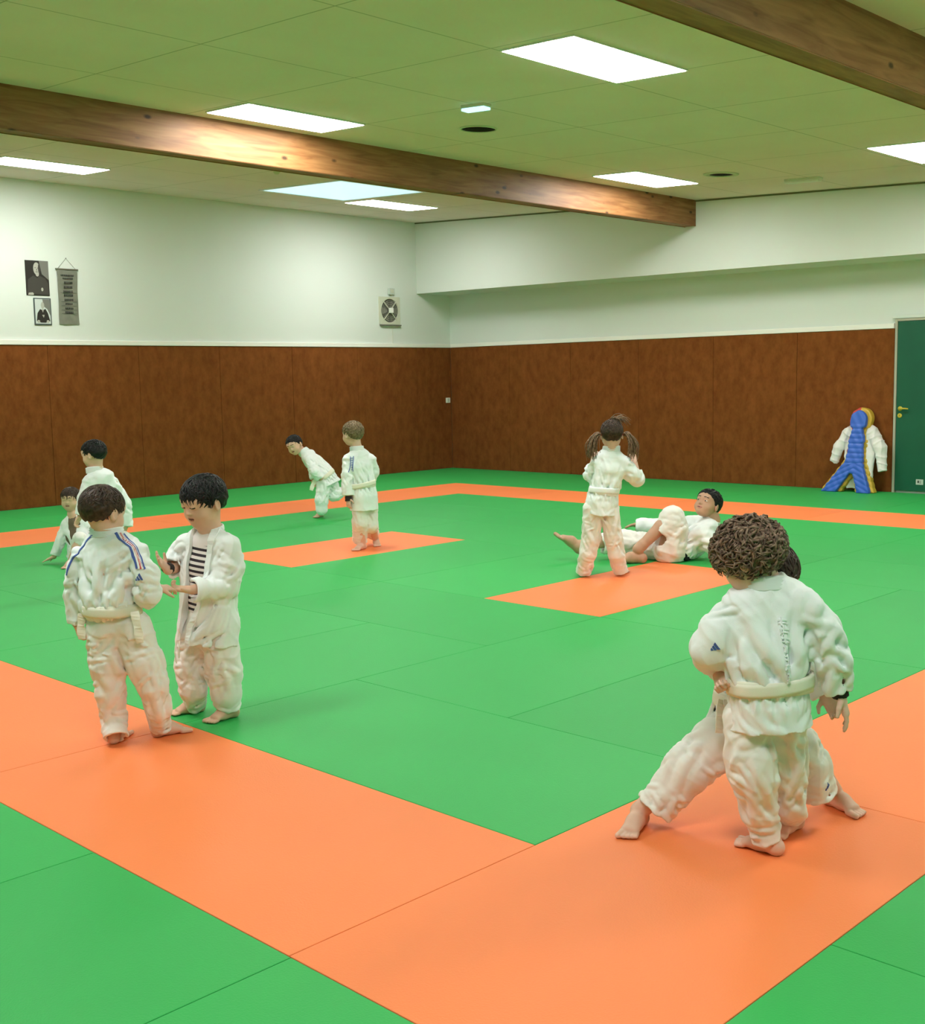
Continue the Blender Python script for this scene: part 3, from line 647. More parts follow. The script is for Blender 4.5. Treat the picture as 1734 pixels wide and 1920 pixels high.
POSES = {
'curly':{'loc':[12.147,-10.881,0.0],'head':[-0.051,0.03,0.938],'fwd':[-0.8,0.5,-0.38],'s':0.2,'neck':[-0.0,0.02,0.852],'torso':[[0.007,0.02,0.812],[0.014,0.01,0.697],[0.003,0.0,0.547],[0.005,0.0,0.445]],'shl':[-0.083,0.03,0.778],'ell':[-0.186,0.01,0.63],'wrl':[-0.088,0.15,0.541],'hal':[-0.061,0.19,0.49],'shr':[0.112,-0.01,0.786],'elr':[0.192,-0.02,0.641],'wrr':[0.227,-0.01,0.507],'har':[0.251,-0.02,0.426],'hil':[-0.044,-0.0,0.438],'knl':[-0.043,-0.03,0.26],'anl':[0.018,-0.009,0.055],'tol':[-0.076,0.081,0.01],'hir':[0.061,0.02,0.43],'knr':[0.079,0.04,0.25],'anr':[0.143,0.178,0.075],'tor':[0.097,0.135,0.01],'side':[0.97,0.24,0],'jac':[[[-0.004,0.03,0.857],0.062,0.052],[[0.01,0.02,0.809],0.125,0.062],[[0.021,0.02,0.745],0.132,0.085],[[0.016,-0.0,0.657],0.128,0.098],[[0.007,0.0,0.595],0.128,0.102],[[0.001,0.0,0.551],0.11,0.088],[[0.008,0.0,0.493],0.122,0.105],[[0.011,-0.0,0.415],0.134,0.118]],'slvl':[[[-0.078,0.03,0.775],0.06],[[-0.135,0.02,0.706],0.068],[[-0.181,0.02,0.647],0.06],[[-0.14,0.1,0.604],0.054],[[-0.105,0.15,0.577],0.05]],'slvr':[[[0.109,-0.01,0.786],0.06],[[0.164,-0.01,0.707],0.066],[[0.202,-0.02,0.616],0.056],[[0.218,-0.01,0.519],0.044]],'trl':[[[-0.049,-0.0,0.429],0.082],[[-0.048,-0.02,0.316],0.076],[[-0.043,-0.03,0.26],0.072],[[-0.016,-0.01,0.14],0.056],[[0.008,-0.0,0.045],0.047]],'trr':[[[0.056,0.02,0.422],0.08],[[0.07,0.035,0.278],0.066],[[0.079,0.04,0.233],0.06],[[0.102,0.07,0.125],0.05],[[0.137,0.178,0.055],0.046]],'belt':[[0.001,0.0,0.547],0.121,0.1]},
'partner':{'loc':[11.984,-10.71,0.0],'head':[0.075,-0.0,0.834],'fwd':[-0.35,-0.85,-0.3],'s':0.2,'neck':[0.06,-0.0,0.756],'torso':[[0.055,0.0,0.717],[0.048,-0.0,0.592],[0.032,-0.0,0.43],[0.018,0.0,0.358]],'shl':[-0.032,0.0,0.692],'ell':[-0.098,-0.04,0.578],'wrl':[-0.138,-0.2,0.561],'hal':[-0.136,-0.285,0.529],'end1':[[-0.116,-0.125,0.464],[-0.124,-0.145,0.418],[-0.127,-0.14,0.36]],'end2':[[-0.099,-0.125,0.464],[-0.097,-0.145,0.421],[-0.102,-0.14,0.381]],'shr':[0.134,0.0,0.689],'elr':[0.2,-0.02,0.558],'wrr':[0.232,-0.08,0.466],'har':[0.247,-0.1,0.433],'hil':[-0.03,0.0,0.355],'knl':[-0.182,-0.01,0.223],'anl':[-0.362,-0.006,0.055],'tol':[-0.411,-0.095,0.01],'hir':[0.094,0.0,0.347],'knr':[0.202,-0.0,0.236],'anr':[0.336,0.146,0.055],'tor':[0.394,0.043,0.01],'side':[0.95,-0.3,0],'jac':[[[0.058,-0.0,0.767],0.055,0.05],[[0.057,0.0,0.721],0.11,0.06],[[0.051,0.0,0.628],0.115,0.085],[[0.04,-0.0,0.466],0.11,0.085],[[0.014,0.0,0.394],0.125,0.09],[[-0.006,0.0,0.318],0.14,0.1]],'slvl':[[[-0.029,0.0,0.687],0.055],[[-0.087,-0.02,0.59],0.05],[[-0.115,-0.1,0.545],0.045]],'slvr':[[[0.131,-0.0,0.684],0.055],[[0.191,-0.02,0.573],0.06],[[0.239,-0.07,0.46],0.05]],'trl':[[[-0.012,0.0,0.337],0.095],[[-0.1,0.0,0.278],0.088],[[-0.199,-0.01,0.201],0.08],[[-0.309,-0.01,0.064],0.066]],'trr':[[[0.077,0.0,0.335],0.092],[[0.157,-0.0,0.264],0.08],[[0.203,0.0,0.199],0.072],[[0.244,0.0,0.092],0.058]],'belt':[[0.025,-0.0,0.416],0.115,0.092]},
'boya':{'loc':[9.595,-11.582,0.0],'head':[-0.103,0.0,0.984],'fwd':[0.52,0.83,-0.2],'s':0.2,'neck':[-0.086,-0.0,0.89],'torso':[[-0.085,-0.0,0.834],[-0.083,-0.0,0.733],[-0.074,0.0,0.575],[-0.061,0.0,0.473]],'shl':[-0.188,0.02,0.8],'ell':[-0.245,0.03,0.641],'wrl':[-0.25,0.03,0.513],'hal':[-0.236,0.03,0.444],'shr':[0.024,-0.02,0.82],'elr':[0.08,-0.03,0.641],'wrr':[0.099,0.05,0.644],'har':[0.13,0.1,0.639],'hil':[-0.116,-0.0,0.462],'knl':[-0.109,-0.02,0.227],'anl':[-0.101,-0.008,0.05],'tol':[-0.091,0.08,0.01],'hir':[-0.008,-0.0,0.46],'knr':[0.081,-0.02,0.258],'anr':[0.075,0.07,0.055],'tor':[0.158,0.126,0.01],'side':[0.97,-0.22,0],'jac':[[[-0.096,0.01,0.894],0.058,0.05],[[-0.086,0.0,0.846],0.115,0.06],[[-0.086,-0.0,0.767],0.122,0.085],[[-0.096,-0.0,0.666],0.12,0.1],[[-0.095,-0.0,0.603],0.122,0.105],[[-0.08,0.0,0.553],0.095,0.085]],'slvl':[[[-0.186,0.02,0.795],0.056],[[-0.233,0.03,0.697],0.054],[[-0.246,0.03,0.629],0.048],[[-0.246,0.03,0.509],0.042]],'slvr':[[[0.019,-0.02,0.813],0.056],[[0.057,-0.03,0.713],0.062],[[0.071,-0.03,0.641],0.06],[[0.08,0.02,0.632],0.046]],'trl':[[[-0.108,-0.0,0.485],0.092],[[-0.11,-0.01,0.351],0.08],[[-0.107,-0.02,0.216],0.06],[[-0.103,-0.0,0.106],0.054],[[-0.084,-0.053,0.035],0.052]],'trr':[[[-0.012,-0.0,0.479],0.092],[[0.037,-0.01,0.336],0.08],[[0.076,-0.02,0.247],0.062],[[0.086,0.0,0.137],0.05],[[0.073,0.07,0.04],0.048]],'belt':[[-0.083,0.0,0.573],0.104,0.094]},
'asian':{'loc':[9.51,-11.2,0.0],'head':[0.035,-0.01,0.984],'fwd':[-0.62,-0.75,-0.24],'s':0.216,'neck':[0.056,0.0,0.863],'torso':[[0.051,0.0,0.792],[0.041,0.0,0.672],[0.029,-0.0,0.504],[0.024,-0.0,0.382]],'shl':[-0.06,0.05,0.787],'ell':[-0.11,0.06,0.685],'wrl':[-0.126,-0.05,0.688],'hal':[-0.166,-0.12,0.766],'shr':[0.153,-0.04,0.784],'elr':[0.149,-0.05,0.626],'wrr':[0.006,-0.17,0.617],'har':[-0.083,-0.2,0.633],'hil':[-0.039,0.02,0.367],'knl':[-0.056,0.02,0.195],'anl':[-0.063,0.098,0.055],'tol':[-0.155,0.053,0.01],'hir':[0.08,-0.02,0.374],'knr':[0.096,-0.02,0.191],'anr':[0.115,-0.008,0.055],'tor':[0.034,-0.093,0.01],'side':[0.88,-0.47,0],'jac':[[[0.049,0.01,0.85],0.062,0.055],[[0.049,0.0,0.804],0.118,0.062],[[0.047,0.0,0.696],0.128,0.09],[[0.038,0.0,0.552],0.13,0.105],[[0.034,0.0,0.443],0.14,0.115],[[0.025,-0.0,0.353],0.15,0.122]],'slvl':[[[-0.06,0.05,0.782],0.056],[[-0.102,0.05,0.703],0.058],[[-0.12,-0.0,0.685],0.05]],'slvr':[[[0.144,-0.04,0.784],0.058],[[0.151,-0.05,0.69],0.062],[[0.131,-0.06,0.609],0.062],[[0.009,-0.165,0.614],0.05]],'trl':[[[-0.039,0.02,0.367],0.08],[[-0.059,0.02,0.232],0.072],[[-0.054,0.02,0.134],0.062],[[-0.061,0.089,0.045],0.052]],'trr':[[[0.075,-0.02,0.374],0.088],[[0.097,-0.02,0.215],0.082],[[0.103,-0.02,0.117],0.068],[[0.11,-0.007,0.045],0.056]],'shirt':[[[0.051,0.0,0.849],0.052,0.046],[[0.049,-0.0,0.792],0.1,0.055],[[0.044,0.0,0.696],0.105,0.078],[[0.036,0.0,0.552],0.1,0.082],[[0.029,0.0,0.443],0.1,0.085]]},
'behind':{'loc':[6.087,-9.786,0.0],'head':[-0.044,0.0,1.003],'fwd':[-0.96,0.2,-0.15],'s':0.185,'neck':[-0.027,-0.0,0.881],'torso':[[-0.012,-0.0,0.811],[0.007,0.0,0.654],[0.024,-0.0,0.456],[0.031,-0.0,0.369]],'shl':[-0.072,-0.06,0.798],'ell':[-0.108,-0.09,0.673],'wrl':[-0.134,-0.1,0.558],'hal':[-0.166,-0.12,0.495],'shr':[0.07,0.06,0.773],'elr':[0.147,0.08,0.623],'wrr':[0.149,0.06,0.466],'har':[0.135,0.04,0.39],'hil':[-0.029,-0.0,0.347],'knl':[-0.047,-0.02,0.184],'anl':[-0.061,-0.059,0.05],'tol':[-0.113,-0.14,0.01],'hir':[0.077,-0.0,0.345],'knr':[0.072,-0.0,0.178],'anr':[0.056,0.106,0.05],'tor':[0.005,0.022,0.01],'side':[0.65,0.76,0],'jac':[[[-0.039,0.0,0.882],0.055,0.05],[[-0.007,0.0,0.819],0.11,0.07],[[0.009,0.0,0.693],0.115,0.09],[[0.019,0.0,0.516],0.11,0.09],[[0.024,-0.0,0.456],0.1,0.085],[[0.024,-0.0,0.298],0.125,0.11]],'slvl':[[[-0.064,-0.06,0.798],0.052],[[-0.099,-0.09,0.685],0.05],[[-0.13,-0.1,0.566],0.042]],'slvr':[[[0.062,0.06,0.773],0.054],[[0.135,0.08,0.623],0.056],[[0.152,0.06,0.454],0.046]],'trl':[[[-0.021,0.0,0.339],0.075],[[-0.047,-0.02,0.184],0.06],[[-0.074,-0.014,0.05],0.05]],'trr':[[[0.069,-0.0,0.337],0.075],[[0.076,0.0,0.178],0.06],[[0.043,0.153,0.05],0.05]],'belt':[[0.024,-0.0,0.448],0.105,0.09]},
'sitter':{'loc':[4.695,-9.311,0.0],'head':[-0.005,-0.0,0.547],'fwd':[-0.08,-0.98,-0.05],'s':0.185,'neck':[0.01,-0.0,0.42],'torso':[[0.019,-0.0,0.347],[0.031,-0.0,0.233],[0.053,0.02,0.092],[0.064,0.02,0.042]],'shl':[-0.053,0.0,0.339],'ell':[-0.114,-0.02,0.179],'wrl':[-0.163,-0.03,0.063],'hal':[-0.253,-0.05,0.026],'shr':[0.103,0.02,0.333],'elr':[0.167,0.05,0.191],'wrr':[0.209,0.04,0.063],'har':[0.248,0.02,0.006],'hil':[0.034,-0.0,0.05],'knl':[0.109,-0.16,0.221],'anl':[0.039,-0.203,0.045],'tol':[0.027,-0.366,0.01],'hir':[0.12,-0.0,0.048],'knr':[0.229,-0.12,0.209],'anr':[0.286,-0.369,0.045],'tor':[0.343,-0.638,0.01],'side':[0.99,-0.1,0],'jac':[[[0.014,0.0,0.41],0.052,0.046],[[0.02,0.0,0.356],0.1,0.055],[[0.028,-0.0,0.255],0.105,0.075],[[0.045,0.02,0.106],0.105,0.085],[[0.054,0.02,0.033],0.12,0.1]],'slvl':[[[-0.049,0.0,0.33],0.048],[[-0.109,-0.02,0.188],0.044],[[-0.153,-0.03,0.076],0.04]],'slvr':[[[0.102,0.02,0.324],0.048],[[0.167,0.05,0.191],0.046],[[0.205,0.04,0.082],0.04]],'trl':[[[0.048,0.0,0.054],0.075],[[0.106,-0.15,0.22],0.062],[[0.02,-0.117,0.06],0.05]],'trr':[[[0.121,-0.0,0.053],0.075],[[0.226,-0.11,0.208],0.062],[[0.268,-0.313,0.06],0.05]],'shirt':[[[0.014,0.0,0.41],0.046,0.04],[[0.021,-0.005,0.347],0.088,0.05],[[0.028,-0.005,0.238],0.092,0.07],[[0.047,0.015,0.116],0.09,0.078]]},
'bender':{'loc':[3.929,-6.032,0.0],'head':[-0.247,-0.03,0.816],'fwd':[-0.35,-0.86,-0.3],'up':[-0.32,0.0,0.95],'s':0.2,'neck':[-0.159,0.02,0.725],'torso':[[-0.108,0.02,0.683],[-0.024,0.02,0.589],[0.071,0.02,0.482],[0.11,0.02,0.411]],'shl':[-0.088,-0.1,0.656],'ell':[-0.009,-0.17,0.528],'wrl':[0.029,-0.12,0.454],'hal':[0.055,-0.06,0.414],'shr':[-0.096,0.12,0.712],'elr':[-0.093,0.19,0.542],'wrr':[-0.075,0.15,0.415],'har':[-0.073,0.12,0.347],'hil':[0.052,-0.04,0.4],'knl':[0.024,-0.05,0.216],'anl':[-0.012,0.2,0.05],'tol':[-0.083,0.013,0.01],'hir':[0.123,0.05,0.391],'knr':[0.163,0.02,0.247],'anr':[0.277,0.12,0.294],'tor':[0.332,0.14,0.237],'side':[0.25,0.97,0],'jac':[[[-0.153,0.02,0.731],0.055,0.052],[[-0.113,0.02,0.689],0.115,0.065],[[-0.041,0.02,0.612],0.125,0.09],[[0.049,0.02,0.506],0.12,0.1],[[0.077,0.02,0.465],0.115,0.095],[[0.12,0.02,0.37],0.14,0.125]],'slvl':[[[-0.083,-0.09,0.656],0.055],[[-0.022,-0.15,0.532],0.055],[[0.023,-0.12,0.46],0.048]],'slvr':[[[-0.095,0.11,0.7],0.055],[[-0.085,0.17,0.543],0.052],[[-0.074,0.15,0.427],0.046]],'trl':[[[0.063,-0.03,0.399],0.088],[[0.03,-0.05,0.216],0.072],[[0.026,-0.04,0.11],0.062],[[0.0,0.148,0.085],0.046]],'trr':[[[0.123,0.05,0.385],0.088],[[0.162,0.03,0.257],0.07],[[0.249,0.1,0.29],0.055]],'belt':[[0.077,0.02,0.465],0.122,0.102]},
'blond':{'loc':[6.105,-7.281,0.0],'head':[-0.079,0.0,1.034],'fwd':[-0.72,0.66,-0.05],'s':0.205,'neck':[-0.045,0.0,0.897],'torso':[[-0.033,0.0,0.822],[-0.023,0.0,0.694],[-0.003,0.0,0.567],[0.004,-0.0,0.481]],'shl':[-0.12,-0.03,0.807],'ell':[-0.132,-0.06,0.631],'wrl':[-0.125,-0.08,0.473],'hal':[-0.126,-0.1,0.381],'shr':[0.066,0.04,0.798],'elr':[0.084,0.08,0.672],'wrr':[0.033,0.16,0.594],'har':[-0.0,0.2,0.567],'hil':[-0.023,-0.03,0.437],'knl':[-0.029,-0.03,0.224],'anl':[-0.022,0.036,0.05],'tol':[-0.135,-0.175,0.01],'hir':[0.048,0.03,0.43],'knr':[0.061,0.03,0.215],'anr':[0.079,0.292,0.05],'tor':[0.132,0.016,0.01],'side':[0.7,0.72,0],'jac':[[[-0.045,0.0,0.897],0.055,0.05],[[-0.033,0.0,0.836],0.115,0.07],[[-0.022,0.0,0.742],0.125,0.095],[[-0.01,0.0,0.638],0.115,0.098],[[-0.002,0.0,0.585],0.11,0.095],[[0.004,-0.0,0.481],0.125,0.11],[[0.005,0.0,0.358],0.13,0.118]],'slvl':[[[-0.111,-0.03,0.807],0.056],[[-0.126,-0.06,0.678],0.056],[[-0.128,-0.07,0.575],0.056],[[-0.125,-0.08,0.496],0.054]],'slvr':[[[0.062,0.04,0.798],0.056],[[0.083,0.09,0.685],0.058],[[0.043,0.15,0.6],0.05]],'trl':[[[-0.018,-0.03,0.437],0.08],[[-0.033,-0.03,0.248],0.072],[[-0.049,0.072,0.075],0.066]],'trr':[[[0.048,0.03,0.43],0.08],[[0.056,0.03,0.215],0.066],[[0.044,0.366,0.095],0.058]],'belt':[[-0.002,0.0,0.585],0.116,0.101]},
'girl':{'loc':[8.634,-7.149,0.0],'head':[0.084,0.0,1.07],'fwd':[0.03,0.97,-0.2],'s':0.2,'neck':[0.08,0.0,0.944],'torso':[[0.072,0.0,0.881],[0.059,0.0,0.771],[0.019,0.0,0.633],[0.007,0.0,0.553]],'shl':[-0.023,0.0,0.859],'ell':[-0.081,0.05,0.745],'wrl':[-0.037,0.16,0.856],'hal':[-0.011,0.17,0.939],'shr':[0.166,-0.0,0.856],'elr':[0.281,0.03,0.732],'wrr':[0.263,0.07,0.849],'har':[0.243,0.09,0.936],'hil':[-0.053,0.0,0.535],'knl':[-0.09,0.0,0.255],'anl':[-0.118,0.133,0.05],'tol':[-0.108,0.305,0.01],'hir':[0.058,0.0,0.532],'knr':[0.101,0.0,0.272],'anr':[0.161,0.102,0.05],'tor':[0.21,0.219,0.01],'side':[0.99,0.05,0],'jac':[[[0.081,0.01,0.959],0.056,0.05],[[0.076,0.0,0.897],0.11,0.06],[[0.064,0.0,0.81],0.118,0.085],[[0.043,0.0,0.712],0.112,0.088],[[0.019,0.0,0.653],0.098,0.08],[[0.011,0.0,0.573],0.118,0.1],[[0.003,0.0,0.474],0.126,0.11]],'slvl':[[[-0.015,0.0,0.859],0.052],[[-0.073,0.05,0.769],0.054],[[-0.053,0.12,0.819],0.046]],'slvr':[[[0.166,-0.0,0.856],0.056],[[0.239,0.01,0.767],0.062],[[0.275,0.04,0.732],0.06],[[0.266,0.06,0.794],0.05]],'trl':[[[-0.057,0.0,0.515],0.078],[[-0.074,0.0,0.295],0.068],[[-0.099,0.0,0.175],0.062],[[-0.125,0.062,0.03],0.06]],'trr':[[[0.062,0.0,0.512],0.078],[[0.093,0.0,0.292],0.066],[[0.116,0.0,0.171],0.058],[[0.151,0.055,0.03],0.052]],'belt':[[0.019,0.0,0.653],0.106,0.088]},
'man':{'loc':[8.538,-6.154,0.0],'head':[0.336,0.02,0.45],'fwd':[-0.62,-0.62,0.42],'up':[0.3,0.12,0.95],'s':0.235,'neck':[0.371,0.04,0.316],'torso':[[0.333,0.04,0.229],[0.244,0.03,0.144],[0.112,0.02,0.069],[0.025,0.02,0.058]],'shl':[0.244,-0.12,0.217],'ell':[0.398,-0.2,0.088],'wrl':[0.592,-0.1,0.026],'hal':[0.682,-0.05,0.004],'shr':[0.366,0.2,0.274],'elr':[0.143,0.36,0.236],'wrr':[-0.111,0.4,0.236],'har':[-0.243,0.42,0.241],'hil':[-0.012,-0.07,0.072],'knl':[0.037,-0.08,0.376],'anl':[-0.255,-0.14,0.113],'tol':[-0.375,-0.14,0.046],'hir':[0.009,0.1,0.055],'knr':[-0.333,0.1,0.168],'anr':[-0.722,0.06,0.123],'tor':[-0.904,0.05,0.273],'side':[0.35,0.94,0],'jac':[[[0.367,0.04,0.316],0.075,0.065],[[0.337,0.04,0.242],0.19,0.09],[[0.257,0.03,0.166],0.19,0.11],[[0.155,0.02,0.091],0.165,0.105],[[0.099,0.02,0.07],0.155,0.1]],'slvl':[[[0.263,-0.11,0.215],0.085],[[0.372,-0.18,0.107],0.075],[[0.494,-0.15,0.057],0.065]],'slvr':[[[0.362,0.18,0.268],0.08],[[0.158,0.34,0.234],0.07],[[-0.19,0.41,0.236],0.058]],'trl':[[[0.015,-0.06,0.096],0.125],[[0.037,-0.08,0.272],0.112],[[0.029,-0.08,0.35],0.1],[[-0.06,-0.1,0.22],0.09]],'trr':[[[0.014,0.08,0.067],0.12],[[-0.324,0.1,0.141],0.1],[[-0.519,0.08,0.13],0.085]],'belt':[[0.099,0.02,0.065],0.162,0.108]},
}
# ---------------------------------------------------------------- people
RZ = YAW - math.pi / 2
def basis(fwd, up=(0, 0, 1)):
    f = unit(fwd); u = unit(np.asarray(up, float) - f * np.dot(up, f)); r = np.cross(f, u)
    return np.stack([r, f, u], 1)       # columns: right, forward, up

def hand_clay(c, w, tip, palm, s, thumb, curl, r=1.0):
    """open or curled hand: wrist w, pointing at tip, palm facing 'palm', thumb on side 'thumb' (+1/-1)"""
    f = unit(np.asarray(tip, float) - w); n = unit(np.asarray(palm, float) - f * np.dot(palm, f)); l = np.cross(f, n) * thumb
    w = np.asarray(w, float)
    c.seg(w - f * .06 * s, w + f * .2 * s, (.19 * s * r, .15 * s), (.22 * s * r, .12 * s), l, k=.006)
    c.seg(w + f * .16 * s, w + f * .5 * s, (.22 * s * r, .115 * s), (.235 * s * r, .10 * s), l, k=.006)
    for off, ln in ((.165, .40), (.055, .46), (-.055, .43), (-.155, .34)):
        b = w + f * .50 * s + l * off * s; a = curl * (1.1 - off)
        d = unit(f + l * off * .35); p = b; Ls = [.42, .32, .26]; rad = .056 * s
        for i, q in enumerate(Ls):
            ang = a * (i * .8 + .35)
            dd = unit(d * math.cos(ang) + n * math.sin(ang)); e = p + dd * q * ln * s
            c.seg(p, e, rad * (1 - .06 * i), rad * (.94 - .08 * i), k=.002 if i else .004); p = e
    b = w + f * .12 * s + l * .17 * s
    d1 = unit(f * .55 + l * .75 + n * .35); e = b + d1 * .26 * s
    c.seg(b, e, .085 * s, .066 * s, k=.006); d2 = unit(f * .85 + l * .35 + n * .4); c.seg(e, e + d2 * .2 * s, .062 * s, .05 * s, k=.003)

def foot_clay(c, ank, toe, s, lift=False, knee=None):
    a = np.asarray(ank, float); t = np.asarray(toe, float); f = t - a
    if not lift: f[2] = 0
    f = unit(f); n = V(0, 0, 1) if not lift else unit(V(0, 0, 1) - f * f[2]); l = np.cross(f, n)
    g = a.copy()
    if not lift: g[2] = 0
    else: g = a - n * .05
    if knee is not None: c.seg(a + unit(V(*knee) - a) * .05, a, s * .18, s * .18, k=.01)
    c.ell(g - f * .13 * s + n * .16 * s, (.17 * s, .15 * s, .17 * s), k=.01)
    c.path([g - f * .10 * s + n * .17 * s, g + f * .25 * s + n * .19 * s, g + f * .52 * s + n * .12 * s],
           [(.15 * s, .17 * s), (.165 * s, .17 * s), (.20 * s, .105 * s)], side=l, k=.012)
    for i, (off, ln, r) in enumerate(((.15, .23, .072), (.045, .23, .052), (-.035, .205, .05), (-.105, .175, .048), (-.165, .14, .046))):
        b = g + f * .55 * s + l * off * s + n * .07 * s
        c.seg(b, b + f * ln * s + l * off * .12 * s - n * .012 * s, r * s, r * s * .92, k=.004)
    return g, f, n

def head_clay(c, p, M, s, neck, child=True, closed=False):
    T = lambda x, y, z: p + M @ V(x, y, z) * s
    E = lambda q, r, k=.02, op='+', MM=None: c.ell(T(*q), np.array(r) * s, M if MM is None else M @ MM, k * s * 5 if False else k, op)
    nk = unit(np.asarray(neck, float) - T(0, -.1, -.3)); ne = np.asarray(neck, float)
    c.seg(T(0, -.17, -.12), ne, .195 * s if child else .26 * s, .215 * s if child else .29 * s, k=.02)
    E((0, -.05, .13), (.375, .455, .375), .02)
    E((0, .12, -.12), (.325, .29, .33), .03)
    E((0, .23, -.385), (.13, .12, .095), .03)
    E((0, .12, -.30), (.235, .20, .15), .03)
    for sx in (-1, 1):
        E((sx * .18, .235, -.20), (.14, .115, .125), .02)
        E((sx * .145, .405, .005), (.085, .05, .05), .012, '-')
        E((sx * .145, .335 if not closed else .345, .0), (.085, .07, .055), .004)
        R_ = np.array(Matrix.Rotation(sx * -.35, 3, 'Z'))
        E((sx * .385, -.04, -.07), (.045, .085, .135), .006, MM=R_)
        E((sx * .415, -.03, -.06), (.025, .05, .085), .004, '-', MM=R_)
    E((0, .30, .13), (.25, .12, .10), .03)
    c.seg(T(0, .375, .0), T(0, .43, -.12), .028 * s, .042 * s, k=.010)
    for sx in (-1, 1): E((sx * .045, .405, -.135), (.032, .035, .026), .005)
    E((0, .375, -.232), (.10, .045, .022), .004); E((0, .365, -.275), (.085, .045, .026), .004)
    c.seg(T(-.09, .425, -.252), T(.09, .425, -.252), .008 * s, k=.002, op='-')

def face_mats(P, F, p, M, s, brow=True, mouth=False, closed=False):
    """material index per face: 0 skin, 1 lips, 2 mouth, 3 brow"""
    ctr = (P[F].mean(1) - p) @ M / s; x, y, z = ctr.T
    fm = np.zeros(len(F), int)
    fr = y > .25
    fm[fr & (np.abs(x) < .105 - .9 * np.abs(z + .252)) & (z < -.215) & (z > -.30) & (y > .35)] = 1
    fm[fr & (np.abs(x) < .085) & (np.abs(z + .252) < (.018 if mouth else .007))] = 2
    b = .105 + .02 * np.cos((np.abs(x) - .14) * 12)
    if brow and not closed: fm[fr & (np.abs(np.abs(x) - .145) < .085) & (np.abs(z - b) < .014)] = 3
    if closed: fm[fr & (np.abs(np.abs(x) - .145) < .075) & (np.abs(z + .012 - 2.2 * (np.abs(x) - .145) ** 2) < .013)] = 3
    return fm

def eyes(parent, p, M, s, mid):
    for sx in (-1, 1):
        m = MB(); c0 = p + M @ V(sx * .145, .352, .002) * s
        bm = bmesh.new(); bmesh.ops.create_uvsphere(bm, u_segments=20, v_segments=14, radius=.062 * s); bm.verts.index_update()
        Pq = [c0 + M @ np.array([v.co.x * 1.25, v.co.y, v.co.z * .62]) for v in bm.verts]
        m.add(Pq, [tuple(v.index for v in f.verts) for f in bm.faces]); bm.free()
        for i, f in enumerate(m.F):
            q = (np.mean([m.P[k] for k in f], 0) - c0) @ M
            m.m[i] = 1 if (q[1] > .02 * s and math.hypot(q[0], q[2]) < .030 * s) else 0
        m.build('eye', [M_EYEW, M_IRIS], parent, smooth=True)

